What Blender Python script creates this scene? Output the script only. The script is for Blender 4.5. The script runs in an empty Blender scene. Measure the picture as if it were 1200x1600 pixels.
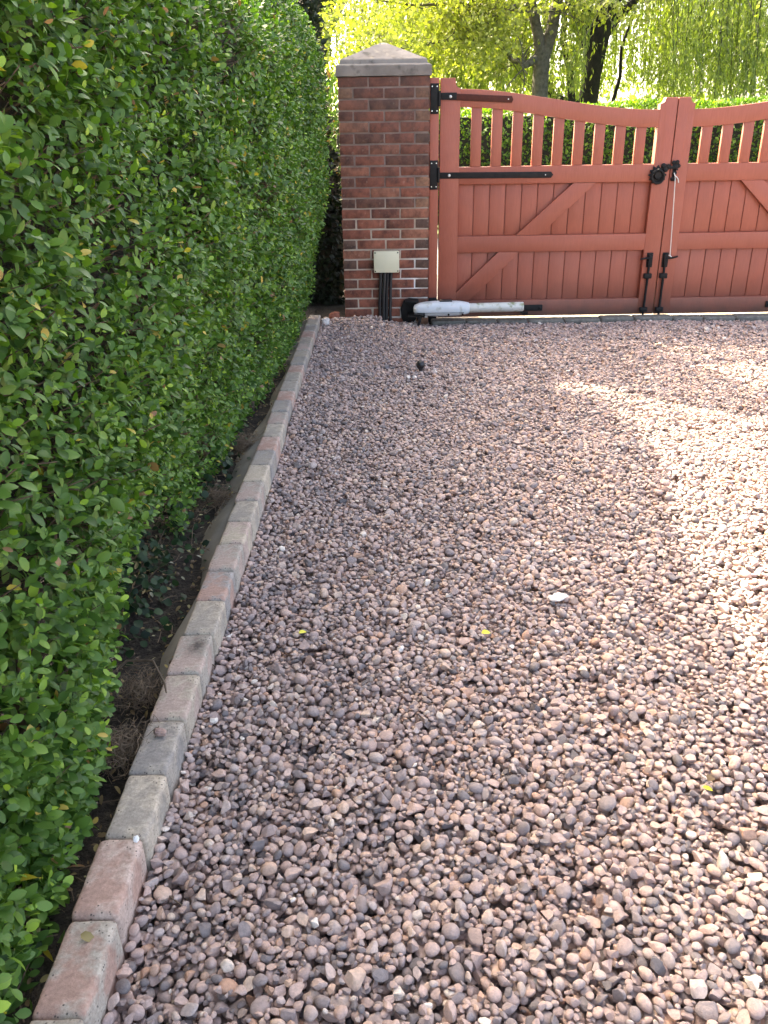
import bpy, bmesh, math, random
import numpy as np
from mathutils import Vector, Matrix, noise as mnoise

R = math.radians
S = bpy.context.scene
COL = S.collection
rng = np.random.default_rng(7)
random.seed(7)

# ------------------------------------------------------------------ camera, sky, sun, exposure
CAM_H, PITCH, ROLL, FPX = 1.40, R(24.8), R(0.9), 1290.0
cam = bpy.data.objects.new('camera', bpy.data.cameras.new('camera'))
COL.objects.link(cam)
cam.data.sensor_fit = 'VERTICAL'
cam.data.sensor_height = 24.0
cam.data.lens = FPX / 1600.0 * 24.0
cam.data.clip_start = 0.02
cam.data.clip_end = 2000
cam.matrix_world = (Matrix.Translation((0, 0, CAM_H)) @ Matrix.Rotation(R(90) - PITCH, 4, 'X')
                    @ Matrix.Rotation(-ROLL, 4, 'Z'))
S.camera = cam

SUN = Vector((-0.83, 0.97, 1.0)).normalized()
world = bpy.data.worlds.new('World')
S.world = world
world.use_nodes = True
wn = world.node_tree
sky = wn.nodes.new('ShaderNodeTexSky')
sky.sky_type = 'NISHITA'
sky.sun_disc = False
sky.sun_elevation = math.asin(SUN.z)
sky.sun_rotation = math.atan2(SUN.x, SUN.y)
sky.air_density = 0.4
sky.dust_density = 4.0
sky.ozone_density = 0.3
bg = wn.nodes['Background']
bg.inputs['Strength'].default_value = 0.15
wn.links.new(sky.outputs[0], bg.inputs['Color'])

sl = bpy.data.lights.new('sun', 'SUN')
sl.energy = 2.1
sl.angle = R(0.4)
sl.color = (1.0, 0.93, 0.82)
so = bpy.data.objects.new('sun', sl)
COL.objects.link(so)
so.rotation_euler = SUN.to_track_quat('Z', 'Y').to_euler()
so.location = (-6, 8, 9)

vs = S.view_settings
vs.view_transform = 'Standard'
vs.look = 'None'
vs.exposure = 3.5
vs.use_white_balance = True          # the camera's own balance for open shade
vs.white_balance_temperature = 8300
vs.white_balance_tint = 5
vs.gamma = 1.0
vs.use_curve_mapping = False
S.cycles.max_bounces = 8
S.cycles.transparent_max_bounces = 8
S.cycles.use_denoising = True


# ------------------------------------------------------------------ helpers
def tag(o, label=None, cat=None, group=None, kind=None):
    if label: o['label'] = label
    if cat: o['category'] = cat
    if group: o['group'] = group
    if kind: o['kind'] = kind
    return o


def empty(name, loc=(0, 0, 0), label=None, cat=None, group=None):
    o = bpy.data.objects.new(name, None)
    o.empty_display_size = 0.05
    COL.objects.link(o)
    o.location = loc
    return tag(o, label, cat, group)


def link_mesh(name, me, mats, parent=None, loc=None):
    if not isinstance(mats, (list, tuple)): mats = [mats]
    for m in mats: me.materials.append(m)
    o = bpy.data.objects.new(name, me)
    COL.objects.link(o)
    if parent is not None:
        o.parent = parent
        if loc is None:            # vertices are given in world space
            me.transform(Matrix.Translation(-Vector(parent.location)))
        else:
            o.location = loc
    elif loc is not None:
        o.location = loc
    return o


def np_mesh(name, V, F, mats, parent=None, smooth=True, attrs=None, loc=None, mat_idx=None):
    """V (n,3); F list of arrays (k,3) / (k,4)."""
    me = bpy.data.meshes.new(name)
    V = np.asarray(V, np.float32)
    if not isinstance(F, (list, tuple)): F = [F]
    F = [np.asarray(f, np.int32) for f in F if len(f)]
    loops = np.concatenate([f.ravel() for f in F])
    sizes = np.concatenate([np.full(len(f), f.shape[1], np.int32) for f in F])
    starts = np.concatenate([[0], np.cumsum(sizes)[:-1]]).astype(np.int32)
    me.vertices.add(len(V))
    me.vertices.foreach_set('co', V.ravel())
    me.loops.add(len(loops))
    me.loops.foreach_set('vertex_index', loops)
    me.polygons.add(len(sizes))
    me.polygons.foreach_set('loop_start', starts)
    me.polygons.foreach_set('loop_total', sizes)
    me.polygons.foreach_set('use_smooth', np.full(len(sizes), smooth, bool))
    if mat_idx is not None:
        me.polygons.foreach_set('material_index', np.asarray(mat_idx, np.int32))
    me.update(calc_edges=True)
    for k, a in (attrs or {}).items():
        a = np.asarray(a, np.float32)
        if a.ndim == 1:
            at = me.attributes.new(k, 'FLOAT', 'POINT')
            at.data.foreach_set('value', a)
        else:
            at = me.attributes.new(k, 'FLOAT_VECTOR', 'POINT')
            at.data.foreach_set('vector', a.ravel())
    me.validate()
    return link_mesh(name, me, mats, parent, loc)


class MB:
    """collects bevelled boxes, tubes and prisms into one mesh"""
    def __init__(s): s.bm = bmesh.new()

    def _add(s, tmp, mat=0, M=None):
        if M is not None: bmesh.ops.transform(tmp, matrix=M, verts=tmp.verts)
        for f in tmp.faces: f.material_index = mat
        me = bpy.data.meshes.new('t')
        tmp.to_mesh(me); tmp.free()
        s.bm.from_mesh(me)
        bpy.data.meshes.remove(me)

    def box(s, x0, x1, y0, y1, z0, z1, bev=0.004, mat=0, M=None, seg=2, jit=0.0):
        t = bmesh.new()
        bmesh.ops.create_cube(t, size=1.0)
        for v in t.verts:
            v.co = Vector(((x0 + x1) / 2 + v.co.x * (x1 - x0), (y0 + y1) / 2 + v.co.y * (y1 - y0),
                           (z0 + z1) / 2 + v.co.z * (z1 - z0)))
            if jit: v.co += Vector((random.uniform(-jit, jit), random.uniform(-jit, jit), random.uniform(-jit, jit)))
        if bev: bmesh.ops.bevel(t, geom=list(t.edges), offset=bev, segments=seg, profile=0.6, affect='EDGES')
        s._add(t, mat, M)
        return s

    def prism(s, pts, y0, y1, bev=0.003, mat=0, M=None):
        """outline (x,z), counter clockwise seen from the front (-Y), extruded along Y"""
        t = bmesh.new()
        a = [t.verts.new((x, y0, z)) for x, z in pts]
        b = [t.verts.new((x, y1, z)) for x, z in pts]
        n = len(pts)
        t.faces.new(a); t.faces.new(b[::-1])
        for i in range(n):
            t.faces.new((a[i], b[i], b[(i + 1) % n], a[(i + 1) % n]))
        bmesh.ops.recalc_face_normals(t, faces=t.faces)
        if bev:
            es = [e for e in t.edges if abs(e.verts[0].co.y - e.verts[1].co.y) < 1e-6 or e.calc_face_angle(0) > 0.6]
            bmesh.ops.bevel(t, geom=es, offset=bev, segments=2, profile=0.6, affect='EDGES', clamp_overlap=True)
        s._add(t, mat, M)
        return s

    def cyl(s, p0, p1, r0, r1=None, n=16, mat=0, bev=0.0):
        r1 = r0 if r1 is None else r1
        p0, p1 = Vector(p0), Vector(p1)
        d = p1 - p0
        t = bmesh.new()
        bmesh.ops.create_cone(t, cap_ends=True, segments=n, radius1=r0, radius2=r1, depth=d.length)
        if bev:
            es = [e for e in t.edges if e.calc_face_angle(0) > 1.0]
            bmesh.ops.bevel(t, geom=es, offset=bev, segments=2, profile=0.5, affect='EDGES')
        M = Matrix.Translation((p0 + p1) / 2) @ d.to_track_quat('Z', 'Y').to_matrix().to_4x4()
        s._add(t, mat, M)
        return s

    def sphere(s, c, r, sc=(1, 1, 1), mat=0, sub=2):
        t = bmesh.new()
        bmesh.ops.create_icosphere(t, subdivisions=sub, radius=r)
        s._add(t, mat, Matrix.Translation(c) @ Matrix.Diagonal((*sc, 1)))
        return s

    def torus(s, c, R0, r0, axis='Y', n=28, m=10, mat=0):
        t = bmesh.new()
        vs_ = []
        for i in range(n):
            a = 2 * math.pi * i / n
            for j in range(m):
                b = 2 * math.pi * j / m
                q = R0 + r0 * math.cos(b)
                vs_.append(t.verts.new((q * math.cos(a), r0 * math.sin(b), q * math.sin(a))))
        for i in range(n):
            for j in range(m):
                t.faces.new((vs_[i * m + j], vs_[i * m + (j + 1) % m], vs_[((i + 1) % n) * m + (j + 1) % m], vs_[((i + 1) % n) * m + j]))
        bmesh.ops.recalc_face_normals(t, faces=t.faces)
        s._add(t, mat, Matrix.Translation(c))
        return s

    def tube(s, pts, rad, n=8, mat=0):
        V, F = tube_arrays([(pts, rad)], n)
        t = bmesh.new()
        vv = [t.verts.new(v) for v in V]
        for f in F:
            t.faces.new([vv[i] for i in f])
        t.normal_update()
        s._add(t, mat)
        return s

    def build(s, name, mats, parent=None, smooth=True, ang=0.6):
        me = bpy.data.meshes.new(name)
        bmesh.ops.recalc_face_normals(s.bm, faces=s.bm.faces)
        s.bm.to_mesh(me); s.bm.free()
        if smooth:
            me.polygons.foreach_set('use_smooth', [True] * len(me.polygons))
            me.set_sharp_from_angle(angle=ang)
        return link_mesh(name, me, mats, parent)


def tube_arrays(paths, n=6):
    """paths: list of (points, radius or radii) -> one closed tube each"""
    VV, FF, base = [], [], 0
    ang = np.linspace(0, 2 * np.pi, n, endpoint=False)
    for pts, rad in paths:
        P = np.asarray(pts, float)
        k = len(P)
        r = np.full(k, rad) if np.isscalar(rad) else np.asarray(rad, float)
        T = np.gradient(P, axis=0)
        T /= np.linalg.norm(T, axis=1)[:, None] + 1e-12
        up = np.array([0, 0, 1.0]) if abs(T[0, 2]) < 0.9 else np.array([1.0, 0, 0])
        U = np.cross(T, up); U /= np.linalg.norm(U, axis=1)[:, None] + 1e-12
        W = np.cross(T, U)
        ring = P[:, None] + r[:, None, None] * (np.cos(ang)[None, :, None] * U[:, None] + np.sin(ang)[None, :, None] * W[:, None])
        VV.append(ring.reshape(-1, 3))
        i = np.arange(k - 1)[:, None] * n + np.arange(n)[None]
        j = np.arange(k - 1)[:, None] * n + (np.arange(n)[None] + 1) % n
        q = np.stack([i, i + n, j + n, j], -1).reshape(-1, 4) + base
        FF.append(q)
        VV.append(P[[0, -1]])
        base += k * n + 2
    return np.concatenate(VV), np.concatenate(FF)


# ---- materials
def mat(name):
    m = bpy.data.materials.new(name)
    m.use_nodes = True
    nt = m.node_tree
    return m, nt, nt.nodes['Principled BSDF']


def N(nt, typ, **kw):
    n = nt.nodes.new(typ)
    for k, v in kw.items():
        if k in n.inputs.keys(): n.inputs[k].default_value = v
        else: setattr(n, k, v)
    return n


def ramp(nt, src, stops, interp='LINEAR'):
    r = nt.nodes.new('ShaderNodeValToRGB')
    cr = r.color_ramp
    cr.interpolation = interp
    while len(cr.elements) < len(stops): cr.elements.new(0.5)
    for e, (p, c) in zip(cr.elements, stops):
        e.position = p
        e.color = (*c, 1) if len(c) == 3 else c
    nt.links.new(src, r.inputs[0])
    return r


def mixc(nt, fac, a, b, mode='MIX'):
    m = nt.nodes.new('ShaderNodeMix')
    m.data_type = 'RGBA'
    m.blend_type = mode
    for sock, v in ((0, fac), (6, a), (7, b)):
        if hasattr(v, 'is_output') or isinstance(v, bpy.types.NodeSocket): nt.links.new(v, m.inputs[sock])
        elif isinstance(v, (int, float)): m.inputs[sock].default_value = v
        else: m.inputs[sock].default_value = (*v, 1)
    return m.outputs[2]


def coords(nt, kind='Object', scale=None):
    tc = nt.nodes.new('ShaderNodeTexCoord')
    out = tc.outputs[kind]
    if scale:
        mp = nt.nodes.new('ShaderNodeMapping')
        mp.inputs['Scale'].default_value = scale
        nt.links.new(out, mp.inputs['Vector'])
        out = mp.outputs[0]
    return out


def noise(nt, vec, scale, detail=4, rough=0.55):
    n = N(nt, 'ShaderNodeTexNoise', Scale=scale, Detail=detail, Roughness=rough)
    nt.links.new(vec, n.inputs['Vector'])
    return n.outputs['Fac']


def bump(nt, bsdf, h, strength=0.3, dist=0.005):
    b = N(nt, 'ShaderNodeBump', Strength=strength, Distance=dist)
    nt.links.new(h, b.inputs['Height'])
    nt.links.new(b.outputs[0], bsdf.inputs['Normal'])


def attr(nt, name, typ='GEOMETRY', out='Fac'):
    a = nt.nodes.new('ShaderNodeAttribute')
    a.attribute_type = typ
    a.attribute_name = name
    return a.outputs[out]


def speckle(name, c1, c2, scale=20, rough=0.8, bstr=0.3, bdist=0.003, c3=None, scale2=None):
    m, nt, b = mat(name)
    v = coords(nt)
    f = noise(nt, v, scale, 6)
    col = ramp(nt, f, [(0.3, c1), (0.7, c2)]).outputs[0]
    if c3:
        g = noise(nt, v, scale2 or scale * 4, 3)
        gm = ramp(nt, g, [(0.55, (0, 0, 0)), (0.72, (1, 1, 1))]).outputs[0]
        col = mixc(nt, gm, col, c3)
    nt.links.new(col, b.inputs['Base Color'])
    b.inputs['Roughness'].default_value = rough
    bump(nt, b, noise(nt, v, scale * 5, 5), bstr, bdist)
    return m


def leaf_material(name, stops, trans=0.35, rough=0.4, tcol=None, spec=0.5):
    m, nt, b = mat(name)
    t = attr(nt, 'tint')
    col = ramp(nt, t, stops).outputs[0]
    nt.links.new(col, b.inputs['Base Color'])
    b.inputs['Roughness'].default_value = rough
    b.inputs['Specular IOR Level'].default_value = spec
    tr = nt.nodes.new('ShaderNodeBsdfTranslucent')
    tc = mixc(nt, 1.0, col, tcol or (1.0, 1.25, 0.35), 'MULTIPLY')
    nt.links.new(tc, tr.inputs['Color'])
    mx = nt.nodes.new('ShaderNodeMixShader')
    mx.inputs[0].default_value = trans
    nt.links.new(b.outputs[0], mx.inputs[1])
    nt.links.new(tr.outputs[0], mx.inputs[2])
    nt.links.new(mx.outputs[0], nt.nodes['Material Output'].inputs['Surface'])
    return m


MAT = {}


def make_materials():
    # painted timber, terracotta
    m, nt, b = mat('terracotta_paint')
    v = coords(nt)
    f1 = noise(nt, v, 3.0, 5)
    f2 = noise(nt, coords(nt, 'Object', (14, 14, 1.5)), 9, 5)
    col0 = ramp(nt, f1, [(0.3, (0.29, 0.066, 0.035)), (0.7, (0.335, 0.082, 0.046))]).outputs[0]
    col = mixc(nt, 1.0, col0, ramp(nt, f2, [(0.3, (0.90, 0.88, 0.87)), (0.7, (1.07, 1.09, 1.12))]).outputs[0], 'MULTIPLY')
    fade = ramp(nt, noise(nt, v, 1.7, 3), [(0.45, (0, 0, 0)), (0.75, (0.35, 0.35, 0.35))]).outputs[0]
    col = mixc(nt, fade, col, (0.38, 0.125, 0.085))
    sp = nt.nodes.new('ShaderNodeSeparateXYZ'); nt.links.new(v, sp.inputs[0])
    ad = N(nt, 'ShaderNodeMath', operation='ADD'); nt.links.new(sp.outputs[2], ad.inputs[0])
    k = N(nt, 'ShaderNodeMath', operation='MULTIPLY_ADD'); k.inputs[1].default_value = 0.16; k.inputs[2].default_value = -0.08
    nt.links.new(noise(nt, v, 9, 5), k.inputs[0]); nt.links.new(k.outputs[0], ad.inputs[1])
    dirt = ramp(nt, ad.outputs[0], [(0.0, (0.85, 0.85, 0.85)), (0.11, (0.45, 0.45, 0.45)), (0.30, (0, 0, 0))]).outputs[0]
    col = mixc(nt, dirt, col, (0.055, 0.036, 0.028))          # mud splash and mildew low on the gate
    nt.links.new(col, b.inputs['Base Color'])
    rr = N(nt, 'ShaderNodeMapRange'); rr.inputs[3].default_value = 0.38; rr.inputs[4].default_value = 0.6
    nt.links.new(f1, rr.inputs[0]); nt.links.new(rr.outputs[0], b.inputs['Roughness'])
    bump(nt, b, f2, 0.3, 0.003)
    MAT['paint'] = m
    # black iron
    MAT['iron'] = speckle('black_iron', (0.006, 0.006, 0.0065), (0.014, 0.013, 0.013), 30, 0.6, 0.15, 0.001)
    MAT['brown_iron'] = speckle('brown_painted_iron', (0.055, 0.013, 0.008), (0.080, 0.019, 0.012), 30, 0.6, 0.15, 0.001)
    for k_ in ('iron', 'brown_iron'): MAT[k_].node_tree.nodes['Principled BSDF'].inputs['Specular IOR Level'].default_value = 0.22
    m, nt, b = mat('steel_bolt')
    b.inputs['Base Color'].default_value = (0.6, 0.6, 0.58, 1); b.inputs['Metallic'].default_value = 0.7; b.inputs['Roughness'].default_value = 0.35
    MAT['bolt'] = m
    m, nt, b = mat('black_plastic')
    b.inputs['Base Color'].default_value = (0.012, 0.012, 0.014, 1); b.inputs['Roughness'].default_value = 0.42
    bump(nt, b, noise(nt, coords(nt), 60, 3), 0.05, 0.001)
    MAT['black_plastic'] = m
    MAT['cream'] = speckle('cream_plastic', (0.60, 0.56, 0.40), (0.66, 0.62, 0.45), 6, 0.4, 0.03, 0.001)
    MAT['motor_grey'] = speckle('pale_grey_casing', (0.52, 0.55, 0.58), (0.62, 0.65, 0.68), 8, 0.38, 0.03, 0.001, (0.33, 0.34, 0.30), 14)
    MAT['tube'] = speckle('weathered_tube', (0.50, 0.50, 0.46), (0.60, 0.60, 0.57), 12, 0.5, 0.05, 0.001, (0.21, 0.22, 0.12), 22)
    MAT['cord'] = speckle('white_cord', (0.6, 0.57, 0.52), (0.7, 0.68, 0.62), 40, 0.8, 0.1, 0.001)
    # brick + mortar
    m, nt, b = mat('brick')
    v = coords(nt)
    t = attr(nt, 'tint')
    base = ramp(nt, t, [(0.0, (0.116, 0.069, 0.052)), (0.22, (0.165, 0.071, 0.050)), (0.45, (0.226, 0.080, 0.053)),
                        (0.7, (0.286, 0.102, 0.066)), (0.9, (0.330, 0.148, 0.095)), (1.0, (0.275, 0.158, 0.100))]).outputs[0]
    f = noise(nt, v, 16, 6, 0.65)
    dk = ramp(nt, f, [(0.33, (0.38, 0.35, 0.35)), (0.62, (1.02, 0.96, 0.92))]).outputs[0]
    col = mixc(nt, 1.0, base, dk, 'MULTIPLY')
    g = noise(nt, v, 38, 4)
    pale = ramp(nt, g, [(0.62, (0, 0, 0)), (0.78, (0.5, 0.5, 0.5))]).outputs[0]
    col = mixc(nt, pale, col, (0.33, 0.23, 0.18))
    # soot and algae streaks running down from under the cap
    sp = nt.nodes.new('ShaderNodeSeparateXYZ'); nt.links.new(v, sp.inputs[0])
    st_ = N(nt, 'ShaderNodeMath', operation='MULTIPLY_ADD'); st_.inputs[1].default_value = 1.5
    nt.links.new(noise(nt, coords(nt, 'Object', (7, 7, 1.3)), 1.0, 5), st_.inputs[0]); nt.links.new(sp.outputs[2], st_.inputs[2])
    mr = N(nt, 'ShaderNodeMapRange'); mr.inputs[1].default_value = 1.55; mr.inputs[2].default_value = 2.6; mr.inputs[4].default_value = 0.60
    nt.links.new(st_.outputs[0], mr.inputs[0])
    col = mixc(nt, mr.outputs[0], col, (0.062, 0.042, 0.037))
    nt.links.new(col, b.inputs['Base Color'])
    b.inputs['Roughness'].default_value = 0.9
    bump(nt, b, noise(nt, v, 90, 6), 0.6, 0.005)
    MAT['brick'] = m
    m, nt, b = mat('mortar')
    v = coords(nt)
    f = noise(nt, v, 10, 5)
    sp = nt.nodes.new('ShaderNodeSeparateXYZ'); nt.links.new(v, sp.inputs[0])
    # lime bloom in the low courses on the gate side, soot higher up
    hz = ramp(nt, sp.outputs[2], [(0.0, (1, 1, 1)), (0.36, (0.9, 0.9, 0.9)), (0.60, (0, 0, 0))]).outputs[0]
    mxn = N(nt, 'ShaderNodeMapRange'); mxn.inputs[1].default_value = 0.02; mxn.inputs[2].default_value = 0.22
    nt.links.new(sp.outputs[0], mxn.inputs[0])
    wh = mixc(nt, 1.0, hz, mxn.outputs[0], 'MULTIPLY')
    wh = mixc(nt, 1.0, wh, ramp(nt, noise(nt, v, 7, 4), [(0.36, (0.1, 0.1, 0.1)), (0.56, (1, 1, 1))]).outputs[0], 'MULTIPLY')
    lo = ramp(nt, sp.outputs[2], [(0.85, (0, 0, 0)), (1.0, (1, 1, 1))])
    lo.color_ramp.elements[0].position = 0.75
    base = mixc(nt, lo.outputs[0], ramp(nt, f, [(0.3, (0.33, 0.25, 0.19)), (0.7, (0.46, 0.38, 0.31))]).outputs[0],
                ramp(nt, f, [(0.3, (0.13, 0.092, 0.078)), (0.7, (0.24, 0.175, 0.15))]).outputs[0])
    col = mixc(nt, wh, base, (0.78, 0.76, 0.74))
    nt.links.new(col, b.inputs['Base Color']); b.inputs['Roughness'].default_value = 0.95
    bump(nt, b, noise(nt, v, 70, 5), 0.7, 0.005)
    MAT['mortar'] = m
    MAT['cap'] = speckle('weathered_concrete_cap', (0.145, 0.125, 0.113), (0.26, 0.23, 0.21), 6, 0.92, 0.4, 0.004, (0.085, 0.075, 0.066), 11)
    # kerb block: two colours per block mixed by noise
    m, nt, b = mat('tumbled_kerb_concrete')
    v = coords(nt)
    ca = attr(nt, 'ca', out='Vector'); cb = attr(nt, 'cb', out='Vector')
    f = noise(nt, v, 8.5, 5, 0.62)
    fm = ramp(nt, f, [(0.45, (0, 0, 0)), (0.55, (1, 1, 1))]).outputs[0]
    col = mixc(nt, fm, ca, cb)
    col = mixc(nt, 1.0, col, ramp(nt, noise(nt, v, 34, 6, 0.7), [(0.25, (0.70, 0.69, 0.68)), (0.75, (1.25, 1.25, 1.25))]).outputs[0], 'MULTIPLY')
    fine = ramp(nt, noise(nt, v, 120, 4, 0.7), [(0.3, (0.72, 0.72, 0.72)), (0.7, (1.2, 1.2, 1.2))]).outputs[0]
    col = mixc(nt, 1.0, col, fine, 'MULTIPLY')
    vo = N(nt, 'ShaderNodeTexVoronoi', Scale=105.0); nt.links.new(v, vo.inputs['Vector'])
    pits = ramp(nt, vo.outputs['Distance'], [(0.12, (1, 1, 1)), (0.27, (0, 0, 0))]).outputs[0]
    sel = ramp(nt, noise(nt, v, 17, 2), [(0.47, (0, 0, 0)), (0.56, (0.92, 0.92, 0.92))]).outputs[0]
    col = mixc(nt, mixc(nt, 1.0, pits, sel, 'MULTIPLY'), col, (0.05, 0.042, 0.04))
    stn = mixc(nt, 1.0, attr(nt, 'stain'), ramp(nt, noise(nt, v, 45, 5, 0.7), [(0.30, (0.25, 0.25, 0.25)), (0.55, (0.95, 0.95, 0.95))]).outputs[0], 'MULTIPLY')
    col = mixc(nt, stn, col, (0.055, 0.045, 0.038))
    nt.links.new(col, b.inputs['Base Color']); b.inputs['Roughness'].default_value = 0.92
    bump(nt, b, noise(nt, v, 140, 6, 0.7), 0.55, 0.003)
    MAT['kerb'] = m
    # pebbles
    m, nt, b = mat('quartzite_pebble')
    t = attr(nt, 'tint', 'INSTANCER')
    base = ramp(nt, t, [(0.0, (0.158, 0.139, 0.141)), (0.07, (0.231, 0.199, 0.199)), (0.20, (0.334, 0.267, 0.256)), (0.36, (0.419, 0.314, 0.290)),
                        (0.52, (0.479, 0.348, 0.308)), (0.68, (0.534, 0.382, 0.329)), (0.80, (0.455, 0.379, 0.358)), (0.90, (0.594, 0.439, 0.352)),
                        (0.955, (0.497, 0.295, 0.212)), (0.975, (0.607, 0.480, 0.399)), (0.992, (0.703, 0.600, 0.516)), (1.0, (0.800, 0.732, 0.669))]).outputs[0]
    v = coords(nt)
    f = noise(nt, v, 2.2, 6, 0.7)
    vr = ramp(nt, f, [(0.28, (0.70, 0.70, 0.73)), (0.5, (0.98, 0.97, 0.97)), (0.72, (1.22, 1.18, 1.15))]).outputs[0]
    col = mixc(nt, 1.0, base, vr, 'MULTIPLY')
    nt.links.new(col, b.inputs['Base Color']); b.inputs['Roughness'].default_value = 0.62
    b.inputs['Specular IOR Level'].default_value = 0.35
    bump(nt, b, noise(nt, v, 5.0, 6, 0.7), 0.35, 0.12)
    MAT['pebble'] = m
    # flat gravel for ground out of sight of the modelled pebbles
    m, nt, b = mat('gravel_bed')
    v = coords(nt)
    vo = N(nt, 'ShaderNodeTexVoronoi', Scale=45.0); nt.links.new(v, vo.inputs['Vector'])
    sp = nt.nodes.new('ShaderNodeSeparateColor'); nt.links.new(vo.outputs['Color'], sp.inputs[0])
    col = ramp(nt, sp.outputs[0], [(0.0, (0.12, 0.10, 0.10)), (0.4, (0.24, 0.18, 0.165)), (0.8, (0.33, 0.235, 0.20)), (1, (0.45, 0.36, 0.31))]).outputs[0]
    nt.links.new(col, b.inputs['Base Color']); b.inputs['Roughness'].default_value = 0.8
    inv = N(nt, 'ShaderNodeMath', operation='SUBTRACT'); inv.inputs[0].default_value = 1.0
    nt.links.new(vo.outputs['Distance'], inv.inputs[1])
    bump(nt, b, inv.outputs[0], 1.0, 0.012)
    MAT['gravel_bed'] = m
    MAT['soil'] = speckle('dark_soil', (0.018, 0.014, 0.011), (0.048, 0.037, 0.028), 16, 0.95, 1.0, 0.02, (0.085, 0.07, 0.052), 60)
    MAT['haunch'] = speckle('mortar_haunching', (0.155, 0.145, 0.125), (0.22, 0.205, 0.18), 9, 0.95, 0.4, 0.004)
    MAT['road'] = speckle('pale_worn_tarmac', (0.20, 0.19, 0.175), (0.27, 0.26, 0.24), 30, 0.9, 0.4, 0.004)
    MAT['threshold'] = speckle('pale_concrete', (0.27, 0.24, 0.20), (0.36, 0.32, 0.27), 12, 0.9, 0.3, 0.003)
    MAT['grass'] = speckle('grass', (0.045, 0.085, 0.018), (0.09, 0.14, 0.03), 6, 0.9, 0.8, 0.02)
    MAT['sett'] = speckle('dark_sett', (0.085, 0.08, 0.07), (0.17, 0.16, 0.14), 18, 0.85, 0.5, 0.005, (0.24, 0.22, 0.19), 40)
    MAT['bark'] = speckle('bark', (0.045, 0.04, 0.032), (0.13, 0.115, 0.095), 12, 0.95, 1.0, 0.02)
    MAT['dark_bark'] = speckle('dark_bark', (0.010, 0.009, 0.008), (0.030, 0.025, 0.02), 10, 0.95, 1.0, 0.02)
    MAT['twig'] = speckle('twig_bark', (0.07, 0.048, 0.033), (0.16, 0.115, 0.08), 30, 0.9, 0.3, 0.002)
    MAT['core'] = speckle('painted_shade', (0.012, 0.013, 0.008), (0.04, 0.032, 0.02), 24, 0.95, 1.0, 0.02)  # near-black fill, shade between leaves put into the colour
    MAT['dry'] = speckle('dry_root', (0.10, 0.068, 0.045), (0.24, 0.17, 0.115), 30, 0.95, 0.3, 0.001)
    MAT['privet'] = leaf_material('privet_leaf', [(0.0, (0.039, 0.094, 0.022)), (0.30, (0.074, 0.158, 0.033)), (0.62, (0.124, 0.235, 0.042)),
                                  (0.86, (0.225, 0.371, 0.050)), (0.968, (0.325, 0.470, 0.060)), (0.973, (0.46, 0.40, 0.06)), (0.988, (0.54, 0.40, 0.09)), (0.992, (0.30, 0.17, 0.09)), (1.0, (0.24, 0.13, 0.075))], 0.30, 0.42, None, 0.35)
    MAT['ivy'] = leaf_material('ivy_leaf', [(0.0, (0.008, 0.022, 0.010)), (1.0, (0.026, 0.055, 0.020))], 0.1, 0.45, None, 0.2)
    MAT['litter'] = leaf_material('dead_leaf', [(0.0, (0.10, 0.06, 0.03)), (0.5, (0.22, 0.15, 0.07)), (0.8, (0.35, 0.30, 0.12)), (1.0, (0.42, 0.40, 0.33))], 0.2, 0.7)
    MAT['field_hedge'] = leaf_material('field_hedge_leaf', [(0.0, (0.041, 0.095, 0.017)), (0.6, (0.121, 0.216, 0.031)), (1.0, (0.230, 0.324, 0.042))], 0.45, 0.5)
    MAT['maple'] = leaf_material('young_maple_leaf', [(0.0, (0.16, 0.175, 0.05)), (0.6, (0.28, 0.285, 0.085)), (1.0, (0.42, 0.40, 0.14))], 0.5, 0.5)
    MAT['willow'] = leaf_material('willow_leaf', [(0.0, (0.13, 0.165, 0.05)), (0.6, (0.22, 0.26, 0.075)), (1.0, (0.34, 0.36, 0.10))], 0.5, 0.5)
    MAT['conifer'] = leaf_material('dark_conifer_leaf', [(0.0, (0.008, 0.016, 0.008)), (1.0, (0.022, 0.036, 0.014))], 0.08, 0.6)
    MAT['shrub'] = leaf_material('shrub_leaf', [(0.0, (0.022, 0.05, 0.012)), (0.8, (0.07, 0.13, 0.022)), (1.0, (0.16, 0.06, 0.03))], 0.3, 0.5)
    m, nt, b = mat('yellow_leaf'); b.inputs['Base Color'].default_value = (0.55, 0.50, 0.03, 1); b.inputs['Roughness'].default_value = 0.5
    MAT['yellow_leaf'] = m
    MAT['pale_stone'] = speckle('pale_flat_stone', (0.5, 0.46, 0.44), (0.66, 0.62, 0.60), 30, 0.8, 0.4, 0.003)
    MAT['white_mark'] = speckle('bird_dropping', (0.7, 0.72, 0.75), (0.8, 0.8, 0.82), 80, 0.7, 0.2, 0.001)
    MAT['red_clay'] = speckle('broken_clay', (0.20, 0.065, 0.04), (0.27, 0.095, 0.06), 20, 0.9, 0.3, 0.002)


make_materials()


# ---- leaves in bulk
def norm(a): return a / (np.linalg.norm(a, axis=-1, keepdims=True) + 1e-9)


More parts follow.
